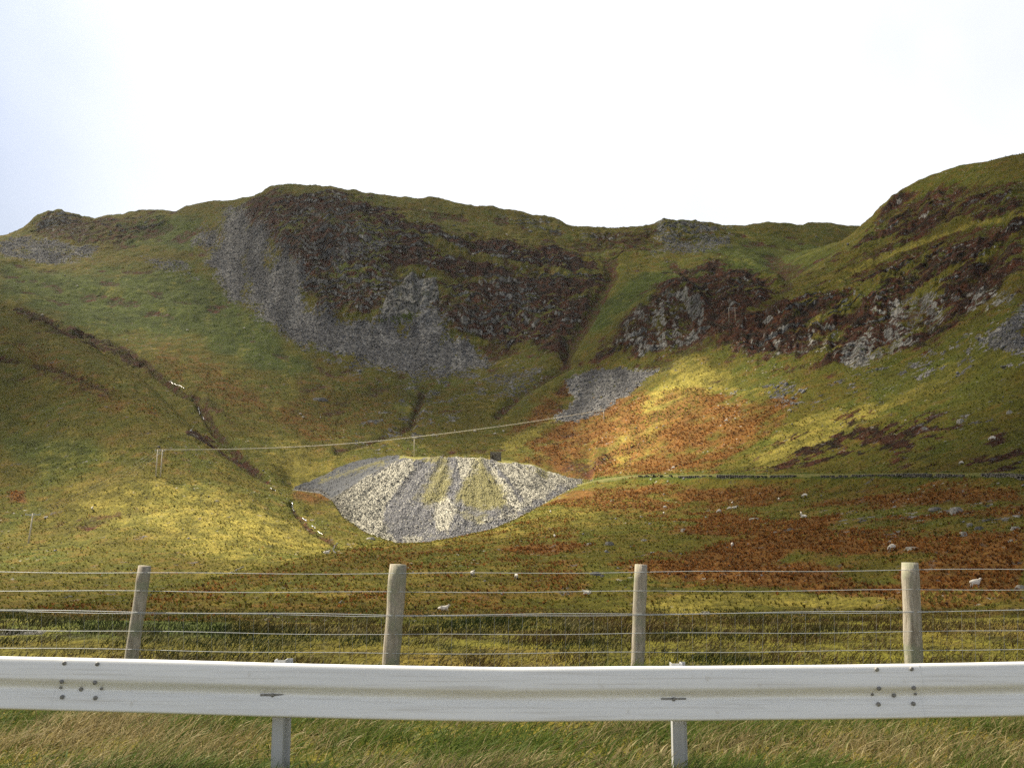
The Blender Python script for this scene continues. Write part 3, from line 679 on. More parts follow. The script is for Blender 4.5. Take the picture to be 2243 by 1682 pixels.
# stones that rolled past the foot of the heap
bl = np.array(HB, float); kk = RNG.uniform(0, len(bl)-1.001, 1300); k0 = kk.astype(int); fr = (kk-k0)[:, None]
bb = bl[k0]*(1-fr)+bl[k0+1]*fr; out_ = RNG.exponential(2.2, 1300)
rs = []
for (px, py, D), e in zip(bb, out_):
    x, y, _ = at(px, py, D-1.0-e); rs.append((x + random.gauss(0, .5), y, ground_z(x, y)+.04))
stones('runout_stones', np.array(rs), RNG.gamma(2.0, .10, 1300)+.10, bpy.data.materials['pale_waste_stone'])
# clumps of bracken, rush and coarse grass that roughen the slopes
def clumps(n):
    lim = (Y > 96) & (Y < 620) & (np.abs(X/Y) < .60) & (scree < .3) & (rock < .3)
    inheap = (pxm > 640) & (pxm < 1300) & (Y > 340) & (Y < 436)
    w = (lim & ~inheap)*(.35 + np.clip(n2+.3, 0, 1) + .8*np.clip(bracken, 0, 1)); w = (w/w.sum()).ravel().astype(np.float64); w /= w.sum()
    k = RNG.choice(len(w), n, p=w); P0 = V.reshape(-1, 3)[k] + RNG.normal(0, .3, (n, 3))*[1, 1, 0]
    br, he, st, gr = (np.clip(a.ravel()[k] + RNG.normal(0, .22, n), 0, 1) for a in (bracken, heather, straw, green))
    hgt = RNG.uniform(.14, .40, n)*(1+.6*br+.3*st)*(.6+P0[:, 1]/500); nb = 5
    ang = RNG.uniform(0, math.tau, (n, nb)); sp_ = RNG.uniform(.3, .9, (n, nb))*hgt[:, None]; wd = hgt[:, None]*RNG.uniform(.16, .34, (n, nb))
    tip = P0[:, None, :] + np.stack([np.cos(ang)*sp_, np.sin(ang)*sp_, hgt[:, None]*RNG.uniform(.6, 1.1, (n, nb))], -1)
    sx = np.stack([-np.sin(ang)*wd, np.cos(ang)*wd, -.05+0*wd], -1); base = P0[:, None, :] - [0, 0, .05]
    mid = base*.55 + tip*.45 + np.array([0, 0, .12])*hgt[:, None, None]
    Vv = np.stack([base+sx*.4, base-sx*.4, mid-sx, tip, mid+sx], 2).reshape(-1, 3)
    Fq = np.arange(n*nb)[:, None]*5 + np.array([[0, 1, 2, 4]]); Ft = np.arange(n*nb)[:, None]*5 + np.array([[4, 2, 3, 3]])
    me = bpy.data.meshes.new('slope_clumps'); V5 = Vv
    F3 = np.concatenate([Fq[:, [0, 1, 2]], Fq[:, [0, 2, 3]], Ft[:, [0, 1, 2]]])
    me = np_mesh('slope_clumps', V5, F3)
    c_gr = np.array([.135, .125, .020]); c_g2 = np.array([.075, .115, .02]); c_br = np.array([.23, .10, .028]); c_he = np.array([.055, .028, .015]); c_st = np.array([.28, .24, .06])
    col = c_gr[None]*(1-gr[:, None]) + c_g2[None]*gr[:, None]
    for wv, cc in ((br, c_br), (st*.8, c_st), (he, c_he)):
        f = sstep(.3, .6, wv)[:, None]; col = col*(1-f) + cc[None]*f
    col = col*RNG.uniform(.45, 1.5, (n, 1))
    col_attr(me, 'growth', np.repeat(col, nb*5, 0).astype(np.float32))
    m = NT('slope_growth'); c = m.attr('growth').outputs['Color']; b = m.bsdf(c, .9, spec=.1); t = m.n('ShaderNodeBsdfTranslucent'); m.put(t.inputs[0], c)
    mx_ = m.n('ShaderNodeMixShader'); m.put(mx_.inputs[0], .45); m.put(mx_.inputs[1], b); m.put(mx_.inputs[2], t)
    tag(link('slope_clumps', me, m.out(mx_)), kind='stuff')
clumps(75000)

# ================================================================== SHARED MATERIALS
def m_plain(name, a, b=None, sc=6, rough=.7, metal=0, bump=.2, stretch=(1,1,1), lo=.35, hi=.65, dist=.01):
    m = NT(name); P = m.scale(m.obj(), stretch); n = m.noise(P, sc, 5, .6)
    return m.out(m.bsdf(m.mix(m.mr(n, lo, hi), a, b or a), rough, m.noise(P, sc*4, 3), bump, dist, metal))
M_wood = m_plain('weathered_pole_wood', (.66,.60,.46), (.48,.42,.31), 3, .85, stretch=(1,1,.2))
M_steel = m_plain('galvanised_fitting', (.42,.44,.46), (.32,.34,.36), 8, .5, .6)
M_post_zinc = m_plain('pale_crossarm', (.68,.70,.74), (.5,.52,.56), 4, .6)
M_ceram = m_plain('insulator_glaze', (.5,.5,.5), None, 8, .3)
M_wire = m_plain('bright_fence_wire', (.50,.52,.54), None, 5, .5, .2)
M_cable = m_plain('cable_alloy', (.62,.58,.48), None, 5, .5, 0)
M_wool = m_plain('sheep_wool', (.80,.75,.66), (.66,.60,.51), 9, .95, bump=.8, dist=.03)
M_face = m_plain('sheep_face', (.50,.46,.40), (.36,.32,.27), 9, .9)
M_stone = m_plain('boulder_rock', (.16,.15,.13), (.40,.37,.32), 1.6, .9, bump=.9, dist=.15)
M_dstone = m_plain('dark_boulder_rock', (.05,.048,.045), (.20,.19,.17), 1.6, .9, bump=.9, dist=.15)
def stonewall_mat(name, a, b, sc=2.5):
    m = NT(name); P = m.scale(m.obj(), (1, 1, 1.7)); v = m.n('ShaderNodeTexVoronoi'); m.put(v.inputs['Vector'], P); v.inputs['Scale'].default_value = sc
    e = m.n('ShaderNodeTexVoronoi', feature='DISTANCE_TO_EDGE'); m.put(e.inputs['Vector'], P); e.inputs['Scale'].default_value = sc
    c = m.n('ShaderNodeSeparateColor'); m.put(c.inputs[0], v.outputs['Color'])
    col = m.mix(m.mr(c.outputs[0], 0, 1), a, b); col = m.mix(m.mr(e.outputs['Distance'], 0, .07), (.02,.02,.02), col)
    return m.out(m.bsdf(col, .9, e.outputs['Distance'], .8, .2))
M_wall = stonewall_mat('dry_stone', (.03,.03,.028), (.22,.205,.17))
M_hut = stonewall_mat('hut_stone', (.10,.09,.08), (.26,.23,.20), 1.2)
# ================================================================== TRACK, its retaining wall, STREAM
def surf(px, py, lift=.1):
    p, _ = ground_at(px, py, 60); return p + Vector((0, 0, lift))
def mesh_strip(name, rows, mat, smooth=True):
    rows = np.array([[tuple(p) for p in r] for r in rows]); nr, nc = rows.shape[:2]
    me = np_mesh(name, rows.reshape(-1, 3), grid_faces(nr, nc)); return link(name, me, mat, smooth=smooth)
def perl1(x): return float(perlin(np.array([x]), np.array([3.7]), 5)[0])
def track():
    rows = []
    tr = [(1262,1053.5,389.5),(1400,1047,369),(1600,1046.5,324.5),(1800,1045.5,284.5),(2000,1045.5,244.5),(2243,1045.5,201.5),(2420,1045.5,178)]
    a = np.array(tr, float); pxs = np.arange(1262, 2421, 4)
    cz = gsm(np.array([ground_z(*(at(p, np.interp(p, a[:,0], a[:,1]), np.interp(p, a[:,0], a[:,2]))[:2])) for p in pxs]), 8)
    for i, p in enumerate(pxs):
        D = np.interp(p, a[:,0], a[:,2]); x, y, _ = at(p, 1045, D)
        w = 1.9; z = cz[i] + .55
        rows.append([(x*(1+k/y), y+k, z + (-1.6 if abs(k) > 2.4 else (.10*math.sin(k*2.2) + random.uniform(-.05,.05)))) for k in (-2.6, -1.9, -1.2, -.6, 0, .6, 1.2, 1.9, 2.6)])
    m = NT('grassy_track'); P = m.pos(); n = m.noise(P, 1.2, 4, .6)
    col = m.mix(m.mr(n, .35, .65), (.085, .10, .02), (.15, .13, .04)); mt = m.out(m.bsdf(col, .95, n, .6, .1))
    tag(mesh_strip('track', rows, mt), kind='structure')
    # retaining wall in stretches below the track edge: the photo shows dark masonry with gaps
    wl = empty('retaining_wall', Vector(rows[60][4]))
    tag(wl, 'dark drystone retaining wall with pale patches under the straight grassy track', 'stone wall')
    wl.location = (0,0,0)
    for (s0, s1, hgt) in ((1398,1470,.9),(1478,1560,.8),(1570,1650,1.0),(1655,1745,.7),(1800,1860,1.2),(1862,1960,1.5),(1962,2030,1.35),(2032,2110,1.5),(2150,2243,1.35)):
        bm = bmesh.new()
        i0 = int((s0-1262)/4); i1 = int((s1-1262)/4)
        for i in range(i0, min(i1, len(rows)-1)):
            p = Vector(rows[i][0]); q = Vector(rows[i+1][0]); L_ = (q-p).length; n_ = max(1, int(L_/.8))
            for k in range(n_):
                c = p.lerp(q, (k+.5)/n_)
                for lv in range(int(hgt/.42)+1):
                    if random.random() < (.12 if lv else .08) + .5*(perl1(c.x*.11) > .18): continue
                    add_box(bm, c + Vector((random.uniform(-.1,.1), -.25+random.uniform(-.12,.12), 1.35 - hgt + lv*.42+random.uniform(-.05,.05))), (L_/n_*random.uniform(.8,1.1), .7, random.uniform(.34,.46)), jitter=.07)
        bm_obj('wall_stretch', bm, M_wall, wl)
track()
def water_mat():
    m = NT('falling_water'); n = m.noise(m.pos(), 1.3, 4, .7)
    return m.out(m.bsdf(m.mix(m.mr(n, .42, .62), (.06,.065,.07), (.27,.28,.30)), .25, n, .6, .2, spec=.5))
M_water = water_mat()
def stream():
    bm = bmesh.new()
    runs = [[(372,838),(390,845),(405,852)],[(434,893),(437,905),(441,913),(449,921)],[(424,934),(418,946)],[(592,1069),(604,1076)],
        [(632,1096),(641,1106),(639,1113),(646,1124)],[(664,1137),(672,1143)],[(683,1152),(690,1158)],[(697,1166),(708,1173)],[(742,1190),(733,1197),(729,1207),(736,1212)],[(500,1257),(512,1254),(533,1243)],[(140,1311),(158,1308)]]
    for rn in runs:
        pts = []
        for (a, b) in zip(rn[:-1], rn[1:]):
            for k in range(5): pts.append((a[0]+(b[0]-a[0])*k/5, a[1]+(b[1]-a[1])*k/5))
        pts.append(rn[-1]); prev = None
        for i, (px, py) in enumerate(pts):
            c = surf(px + random.uniform(-1.2,1.2), py, .12); wd = c.y*random.uniform(.0002,.0009)
            r = [bm.verts.new(c + Vector((k*wd, 0, .12*(1-k*k)))) for k in (-1, -.3, .4, 1)]
            if prev:
                for q in range(3): bm.faces.new((prev[q], prev[q+1], r[q+1], r[q]))
            prev = r
    tag(bm_obj('stream', bm, M_water, smooth=True), kind='structure')
stream()
# ================================================================== BOULDERS
def boulder_mesh(w, d, h, seed):
    random.seed(seed); bm = bmesh.new(); bmesh.ops.create_icosphere(bm, subdivisions=3, radius=1)
    o = Vector((random.uniform(0,50), random.uniform(0,50), random.uniform(0,50)))
    from mathutils import noise as mn
    for v in bm.verts:
        c = v.co.copy(); n = mn.noise(c*1.1+o)*.35 + abs(mn.noise(c*2.3+o))*.25 + mn.noise(c*5+o)*.07
        c *= 1 + n
        # flat joints, as split rock has
        for ax in ((.8,.2,.55),(-.5,-.7,.5),(.1,-.9,.4),(0,.1,1)):
            a = Vector(ax).normalized(); k = c.dot(a)-.78
            if k > 0: c -= a*k*.85
        v.co = Vector((c.x*w/2, c.y*d/2, c.z*h*.62))
    return bm
BOULD = [ # px, py(base), width px, height px, dark, label
 (2096,1124,36,24,0,'largest pale angular boulder on the right, in the rusty bracken below the track'),
 (2052,1117,38,11,1,'long flat grey slab lying just left of the largest pale boulder'),
 (2126,1154,16,13,0,'pale boulder at the upper left of the loose cluster under the largest boulder'),
 (2147,1161,22,12,1,'darker mossy boulder at the right of the loose cluster under the largest boulder'),
 (2111,1173,20,15,0,'pale lumpy boulder at the bottom left of the cluster under the largest boulder'),
 (2226,1160,24,13,0,'pale split boulder near the right frame edge, level with the boulder cluster'),
 (2222,1186,22,8,0,'low pale rock near the right frame edge under the split boulder'),
 (1652,1139,26,7,0,'thin pale slab just left of the two sheep close together in the field'),
 (1732,1163,20,9,1,'grey-blue boulder below the two sheep close together, at the top of the rust patch'),
 (1498,1165,15,10,0,'small pale boulder alone in olive grass left of the rust bracken patch'),
 (1336,1194,26,13,1,'dark grey double-humped boulder right of the small rust patch, below the heap'),
 (1291,1193,14,6,0,'small low rock left of the dark double-humped boulder'),
 (1306,1262,26,12,1,'dark boulder behind the top wire between the second and third fence posts'),
 (1320,1263,12,9,1,'small grey rock against the right side of the dark boulder behind the top wire'),
 (2000,1204,36,10,0,'wide low pale outcrop right of the sheep beside the tallest pale fence post'),
 (1956,1180,16,7,0,'pale low rock in dark grass above the sheep near the fourth fence post'),
 (1342,1098,12,8,0,'small pale rock in orange bracken on the field right of the heap foot'),
 (2106,927,18,15,0,'grey upright slab on the steep right slope beside a dark bush-like hollow'),
 (2212,905,14,10,0,'small pale rock high on the right slope near the frame edge'),
 (2236,1290,26,13,0,'pale boulder cut by the right frame edge just above the second wire'),
 (1412,1185,14,7,0,'small flat rock in olive grass below the lone pale boulder'),
 (813,1181,22,7,0,'flat pale stone in the grass at the left foot of the spoil heap'),
 (702,877,36,11,1,'long dark rock on the brown basin floor left of centre'),
 (1548,1347,24,8,0,'pale stone at the third wire between the third and fourth fence posts'),
 (1210,996,10,5,0,'tiny pale stone beside the slope behind the hut'),
 (1690,1122,9,5,0,'tiny pale stone left of the sheep resting below the track')]
for i, (px, py, wpx, hpx_, dk, lab) in enumerate(BOULD[:-2]):
    p, _ = ground_at(px, py, 60); k = p.y/F; w, h = wpx*k*.85, hpx_*k*.85
    bm = boulder_mesh(w*1.05, w*.75, h*1.5, 100+i); o = bm_obj('boulder', bm, M_dstone if dk else M_stone, smooth=False)
    o.location = p - Vector((0, 0, h*.12)) + Vector((0, w*.1, 0)); o.rotation_euler = (0, 0, random.uniform(-.4,.4))
    tag(o, lab, 'boulder', 'boulders lying in the bracken and grass')
# ================================================================== SHEEP
def sheep_mesh(pose):
    bm = bmesh.new(); sk = bm.verts.layers.skin.verify(); vs = []
    def v(p, r, par=None):
        a = bm.verts.new(p); a[sk].radius = (r[0], r[1]) if isinstance(r, tuple) else (r, r)
        if par is not None: bm.edges.new((par, a))
        vs.append(a); return a
    lie = pose == 'lying'; zb = .34 if lie else .68
    mid = v((0,0,zb), (.27,.27)); mid[sk].use_root = True
    rump = v((-.38,0,zb+.01), (.25,.25), mid); tail = v((-.56,0,zb-.02), (.12,.14), rump); v((-.62,0,zb-.17), (.035,.035), tail)
    chest = v((.36,0,zb-.01), (.23,.25), mid)
    if pose == 'graze':
        nk = v((.56,0,zb-.13), (.11,.12), chest); hd = v((.72,0,zb-.40), (.085,.085), nk); v((.80,0,zb-.58), (.05,.05), hd)
    else:
        nk = v((.54,0,zb+.22), (.11,.12), chest); hd = v((.66,0,zb+.38), (.09,.085), nk); v((.84,0,zb+.30), (.05,.05), hd)
    for s in (-1, 1): v(tuple(hd.co + Vector((-.05, s*.13, .05))), (.028,.02), hd)
    if lie:
        for s in (-1, 1):
            a = v((.40,s*.16,.18), (.09,.09), chest); b = v((.58,s*.17,.08), (.045,.045), a); v((.40,s*.20,.05), (.035,.035), b)
            a = v((-.36,s*.18,.20), (.12,.12), rump); b = v((-.10,s*.24,.08), (.05,.05), a); v((-.32,s*.27,.05), (.035,.035), b)
    else:
        for s in (-1, 1):
            o = .05*s
            a = v((.34,s*.12,.42), (.085,.085), chest); b = v((.35+o,s*.12,.23), (.040,.040), a); v((.34+o,s*.12,.03), (.033,.033), b)
            a = v((-.36,s*.13,.43), (.11,.10), rump); b = v((-.46-o,s*.13,.25), (.045,.045), a); v((-.42-o,s*.13,.03), (.033,.033), b)
    me = bpy.data.meshes.new('sheep_cage'); bm.to_mesh(me); bm.free()
    o = bpy.data.objects.new('sheep_cage', me); C.objects.link(o)
    o.modifiers.new('skin', 'SKIN'); o.modifiers['skin'].use_smooth_shade = True
    md = o.modifiers.new('sub', 'SUBSURF'); md.levels = 1; md.render_levels = 1
    dg = bpy.context.evaluated_depsgraph_get(); ev = o.evaluated_get(dg); out = bpy.data.meshes.new_from_object(ev)
    bpy.data.objects.remove(o); out.name = 'sheep'
    out.materials.clear(); out.materials.append(M_wool); out.materials.append(M_face)
    for p in out.polygons:
        c = p.center; p.use_smooth = True
        if (not lie and c.z < .40 and c.x < .5) or c.x > .60 or (lie and c.z < .10): p.material_index = 1
    return out
SM = {k: sheep_mesh(k) for k in ('graze', 'stand', 'lying')}
S = [ # px, py of the body centre, pose, heading degrees (0 = facing right), size, label
 (971,1335,'lying',5,1.05,'large nearest sheep lying below the third wire, right of the second fence post'),
 (1035,1260,'stand',-60,.95,'sheep just under the top wire, left of the other one between second and third posts'),
 (1131,1265,'graze',110,.9,'sheep just under the top wire, about midway between second and third fence posts'),
 (1286,1299,'lying',170,.9,'brownish sheep at the second wire, left of the third fence post'),
 (2137,1287,'stand',0,1.0,'sheep with raised head at the second wire, right of the fourth fence post'),
 (1954,1203,'graze',200,1.05,'white sheep just above the top of the fourth fence post'),
 (1604,1197,'graze',80,.9,'sheep at the left tip of the rust bracken patch beside a bright green tuft'),
 (1761,1132,'lying',180,1.15,'larger sheep beside a stone, right-hand of the close pair below the track'),
 (1755,1125,'stand',90,.7,'small sheep standing directly behind the larger one of the close pair'),
 (1706,1094,'graze',75,.95,'sheep alone below the track, left of the one nearest the wall'),
 (1763,1087,'graze',160,1.1,'sheep nearest to the dark retaining wall, below its middle'),
 (1575,1121,'graze',200,1.05,'sheep at the front left of the group of four on the field'),
 (1598,1114,'graze',185,.95,'left one of the two touching sheep in the group of four'),
 (1609,1112,'lying',0,1.0,'right one of the two touching sheep in the group of four'),
 (1604,1101,'stand',-80,.7,'small sheep at the back of the group of four'),
 (1457,1111,'graze',20,.95,'upper one of two sheep left of the group of four'),
 (1454,1123,'graze',90,.75,'lower, smaller one of two sheep left of the group of four'),
 (1206,1121,'graze',90,.85,'sheep in orange grass right of the heap foot'),
 (1215,1174,'graze',-80,.85,'sheep at the upper edge of the small rust patch below the heap'),
 (1062,1158,'lying',180,1.1,'sheep resting on the grassy rim at the foot of the heap'),
 (715,1212,'lying',10,1.1,'sheep by the stream bend left of the heap foot'),
 (202,1115,'stand',-50,1.0,'sheep alone on the sunlit hill right of the single pole'),
 (100,1133,'lying',0,.9,'pale sheep lying in grass beside the crossarm of the single pole'),
 (1475,1024,'graze',150,1.0,'sheep just above the track near its left end'),
 (1591,922,'graze',170,1.1,'sheep on the orange slope, lower left of the one near the stones'),
 (1730,900,'graze',190,1.2,'sheep high on the right slope below the grey stones'),
 (2174,964,'graze',180,1.35,'large white sheep above the right end of the track'),
 (2106,1015,'graze',200,1.0,'sheep in dark heather just above the right part of the track'),
 (996,943,'graze',90,1.0,'leftmost of four sheep in a row behind the heap'),
 (1040,944,'graze',0,1.1,'second from the left of four sheep in a row behind the heap'),
 (1084,950,'graze',180,1.1,'lowest sheep, third of the row of four behind the heap'),
 (1103,943,'graze',30,1.0,'rightmost of four sheep in a row behind the heap'),
 (658,906,'graze',0,1.1,'upper one of two sheep on the brown slope below the scree'),
 (664,913,'graze',40,1.1,'lower one of two sheep on the brown slope below the scree'),
 (702,913,'graze',120,.9,'sheep on the brown slope right of the pair below the scree'),
 (169,626,'graze',0,1.3,'sheep highest on the green slope at far left'),
 (92,689,'graze',180,1.3,'sheep just above the dark gully at far left'),
 (278,744,'graze',90,1.3,'sheep above the middle of the dark gully'),
 (410,723,'graze',0,1.2,'left one of two distant sheep on green grass left of the scree'),
 (535,718,'graze',180,1.2,'right one of two distant sheep on green grass left of the scree'),
 (930,459,'graze',180,1.5,'tiny sheep just under the highest part of the central skyline'),
 (1036,556,'graze',200,1.6,'tiny pale sheep on the dark heather face in the centre'),
 (1110,513,'graze',20,1.4,'tiny sheep on the grassy shoulder right of the summit'),
 (1070,483,'graze',90,1.3,'tiny sheep close below the skyline right of the summit')]
used = set()
for (px, py, pose, hd, s, lab) in S:
    p, _ = ground_at(px, py+3.0, 60)
    o = bpy.data.objects.new('sheep', SM[pose]); C.objects.link(o)
    o.location = p - Vector((0,0,.03)); o.rotation_euler = (0, 0, R(hd)); o.scale = (s*1.05,)*3
    tag(o, lab, 'sheep', 'sheep grazing across the hillside')
# ================================================================== POLES AND CABLES
def h_of(p, py_top): # metres up to the picture height
    _, t = ut(W/2, py_top); return EYE + float(t)*p.y - p.z
def arm_boxes(bm, c, half, ang, w=.2): 
    add_box(bm, c, (2*half, w, w), Matrix.Rotation(ang, 3, 'Z'))
tips = {}
def insul(parent, c, h=.28):
    bm = bmesh.new(); add_tube(bm, [c, c+Vector((0,0,h*.35)), c+Vector((0,0,h*.4)), c+Vector((0,0,h*.6)), c+Vector((0,0,h*.65)), c+Vector((0,0,h))], [.03,.03,.11,.11,.05,.09], 8); bm_obj('insulator', bm, M_ceram, parent, True)
    return c + Vector((0,0,h))
def single_pole(key, px, pyb, pyt, lab, ang, half=1.05, rad=.15, lean=0, heap_=False, armdrop=.35):
    p = on_heap(px, pyb) if heap_ else ground_at(px, pyb, 60)[0]; h = h_of(p, pyt)
    e = empty('utility_pole', p); tag(e, lab, 'utility pole', 'timber poles carrying the overhead line')
    bm = bmesh.new(); add_tube(bm, [(-lean*h,0,-.6),(0,0,h*.5),(lean*h*.8,0,h)], [rad*1.25,rad*1.05,rad*.8], 10); bm_obj('post', bm, M_wood, e, True)
    bm = bmesh.new(); cz = h-armdrop; cx = lean*h*.8; arm_boxes(bm, Vector((cx,0,cz)), half, ang)
    for s in (-1,1): add_tube(bm, [Vector((cx,0,cz-.7)), Vector((cx+math.cos(ang)*half*.6*s, math.sin(ang)*half*.6*s, cz))], .03, 6)
    bm_obj('crossarm', bm, M_post_zinc, e)
    tips[key] = [p + insul(e, Vector((cx+math.cos(ang)*half*k, math.sin(ang)*half*k, cz+.06))) for k in (-.95, 0.12, .95)]
    return e
def double_pole(key, px, pyb, pyt, lab, gap, ang, rad=.16, lean=.03, stay=True):
    p = ground_at(px, pyb, 60)[0]; h = h_of(p, pyt)
    e = empty('utility_pole', p); tag(e, lab, 'utility pole', 'timber poles carrying the overhead line')
    for s in (-1, 1):
        dx, dy = math.cos(ang)*gap/2*s, math.sin(ang)*gap/2*s
        bm = bmesh.new(); add_tube(bm, [(dx,dy,-1.2),(dx+lean*h/2,dy,h*.5),(dx+lean*h,dy,h)], [rad*1.2,rad,rad*.8], 10); bm_obj('post', bm, M_wood, e, True)
    bm = bmesh.new(); arm_boxes(bm, Vector((lean*h,0,h-.3)), gap*.5+.9, ang, .16); arm_boxes(bm, Vector((lean*h*.9,0,h-1.4)), gap*.5+.35, ang, .1); bm_obj('crossarm', bm, M_steel, e)
    if stay:
        bm = bmesh.new()
        add_tube(bm, [Vector((lean*h,0,h-.5)), Vector((-6.5, -4, ground_z(p.x-6.5, p.y-4)-p.z))], .012, 5)
        bm_obj('stay_wire', bm, M_cable, e)
    tips[key] = [p + insul(e, Vector((lean*h+math.cos(ang)*(gap*.5+.75)*k, math.sin(ang)*(gap*.5+.75)*k, h-.22))) for k in (-1, 0, 1)]
single_pole('a', 65, 1190, 1124, 'single weathered pole with a wide crossarm on the sunlit hill at far left', R(8), 2.0, lean=.05, rad=.21)
double_pole('b', 346, 1046, 985, 'pair of weathered poles joined by a crossarm, stayed, on the left hill', 1.5, R(12), rad=.2)
single_pole('c', 907, 1002, 957, 'thin pole standing on the top edge of the spoil heap', R(20), .9, rad=.17, heap_=True)
single_pole('d', 1323, 923, 897, 'thin pole on the orange slope right of the small pale scree', R(20), .8, rad=.19)
double_pole('e', 1604, 706, 674, 'distant pair of dark poles on the heather spur at right', 3.6, R(0), rad=.10, lean=0, stay=False)
def cable(a, b, sag, lab, r=.03, n=40):
    bm = bmesh.new(); pts = []
    for k in range(n+1):
        t = k/n; pts.append(a.lerp(b, t) - Vector((0,0,4*sag*t*(1-t))))
    add_tube(bm, pts, r, 5); o = bm_obj('overhead_cable', bm, M_cable, smooth=True)
    tag(o, lab, 'cable', 'cables strung between the poles')
nm = ('left', 'middle', 'right')
side = ('nearest', 'middle', 'farthest')
for k in range(3):
    cable(tips['a'][k], tips['b'][k], 2.0, f'{side[k]} of three faint cables rising from the far-left pole to the double pole', .014)
    cable(tips['b'][k], tips['c'][k], 1.5, f'{side[k]} of three pale cables sweeping from the double pole over to the heap pole', .045, 60)
    cable(tips['c'][k], tips['d'][k], .8, f'{side[k]} of three pale cables rising from the heap pole towards the small scree', .045, 60)
    cable(tips['d'][k], tips['e'][k], 5, f'{side[k]} of three hair-thin cables climbing from the slope pole to the distant pair', .015)
# ================================================================== HUT
def hut():
    p = on_heap(1086, 1010); k = p.y/F; w = 24*k; h = 19*k; d = 2.8
    p = Vector((p.x, p.y+1.3, p.z+.25)); e = empty('stone_hut', p); tag(e, 'small square roofless stone hut standing on top of the spoil heap', 'hut')
    bm = bmesh.new(); t = .5
    def wallrow(x0, y0, x1, y1, gap=None):
        n = max(2, int(math.hypot(x1-x0, y1-y0)/.55)); ang = math.atan2(y1-y0, x1-x0)
        for lv in range(int(h/.3)):
            for i in range(n):
                f = (i+.5+(.25 if lv % 2 else -.25)*(0 < i < n-1))/n
                if gap and gap[0] < f < gap[1] and lv*.3 < h*.68: continue
                add_box(bm, (x0+(x1-x0)*f, y0+(y1-y0)*f, .15+lv*.3), (math.hypot(x1-x0,y1-y0)/n*1.02, t, .29), Matrix.Rotation(ang, 3, 'Z'), .03)
    wallrow(-w/2, -d/2, w/2, -d/2, (.12, .3)); wallrow(-w/2, d/2, w/2, d/2); bm2 = bm
    wallrow(-w/2+t/2, -d/2+t, -w/2+t/2, d/2-t); wallrow(w/2-t/2, -d/2+t, w/2-t/2, d/2-t)
    bm_obj('wall', bm, M_hut, e)
    bm = bmesh.new(); add_box(bm, (-w*.29, -d/2-.02, h*.70), (w*.3, t+.1, .22), jitter=.02); bm_obj('lintel', bm, M_stone, e)
    bm = bmesh.new()
    for (x, y, sx, sy) in ((0,-d/2,w+.3,.7),(0,d/2,w+.3,.7),(-w/2+.3,0,.7,d-.7),(w/2-.3,0,.7,d-.7)):
        add_box(bm, (x,y,int(h/.3)*.3+.08), (sx,sy,.16), jitter=.04)
    bm_obj('capstone', bm, M_stone, e)
hut()
# ================================================================== GUARDRAIL
XR = np.arange(-14, 14.01, .1)
# distance of the rail from the lens along the road (the road bends gently)
def rail_y(x):
    return 6.02 + .030*max(0.0, -(x-.9))**1.65*.62 + .004*(x-.9)**2*(x > .9)
def rail_top(x):
    y = rail_y(x); px = W/2 + F*x/y
    t = ut(px, np.interp(px, [-200,0,600,1120,1500,2243,2500], [1428,1435,1450,1460,1458,1447.5,1443]))[1]
    return EYE + float(t)*y
prof = []
def profile():
    # corrugated W section: (out towards the road, down from the top) in metres
    P = [(-.012,.006),(.004,.0),(.022,.003),(.032,.016),(.042,.045),(.052,.080),(.058,.108),(.060,.122),(.054,.136),(.034,.152),(.014,.168),(.007,.182),(.010,.192),(.024,.208),(.036,.232),(.047,.262),(.056,.288),(.058,.298),(.050,.307),(.030,.312),(.0,.314)]
    a = np.array(P); t = np.linspace(0, len(P)-1, 64); return np.stack([np.interp(t, np.arange(len(P)), a[:,0]), np.interp(t, np.arange(len(P)), a[:,1])], -1)
PR = profile(); PR[:, 0] = gsm(PR[:, 0], 1.2); PR[:, 1] = gsm(PR[:, 1], 1.2); PR[:, 1] *= .318/.314
JX = [-2.66, 2.30]   # splice joints seen in the photo
def rail_beam(x0, x1, off=0.0, name='rail_beam', parent=None, mat=None):
    xs = np.arange(x0, x1+.001, .08); V1 = []
    for x in xs:
        y = rail_y(x); z = rail_top(x) + .0025*math.sin(x*2.1) 
        for th in (0, 1):
            V1 += [(x, y - o - off + (.004 if th else 0), z - d) for o, d in PR]
    V1 = np.array(V1).reshape(len(xs), -1, 3); n = len(PR)
    ring = np.concatenate([V1[:, :n], V1[:, n:][:, ::-1]], 1); nc = ring.shape[1]
    i = np.arange(len(xs)-1)[:, None]*nc; j = np.arange(nc)[None, :]; jn = (j+1) % nc
    Fq = np.stack([i+j, i+jn, i+nc+jn, i+nc+j], -1).reshape(-1, 4)
    me = np_mesh(name, ring.reshape(-1, 3), Fq[:, ::-1]); return link(name, me, mat, parent, True)
def rail_mat():
    m = NT('weathered_galvanised_rail'); P = m.pos(); n = m.noise(m.scale(P, (.5, 1, 6)), 2.2, 5, .6); n2 = m.noise(m.scale(P, (1, 1, 1)), 14, 4, .6); n3 = m.noise(m.scale(P, (.25, 1, 14)), 5, 4, .7)
    col = m.mix(m.mr(n, .35, .65), (.84, .85, .85), (.90, .91, .91)); col = m.mix(m.mr(n3, .50, .70), col, (.70, .69, .66)); col = m.mix(m.math('MULTIPLY', m.mr(n2, .66, .80), .5), col, (.42, .36, .26))
    return m.out(m.bsdf(col, .48, n2, .08, .003, metal=0, spec=.5))
M_rail = rail_mat()
M_post = m_plain('post_zinc', (.50,.51,.52), (.34,.34,.33), 5, .6, .3, stretch=(1,1,.3))
M_dark = m_plain('bolt_steel', (.20,.20,.20), (.30,.29,.27), 30, .6, .4)
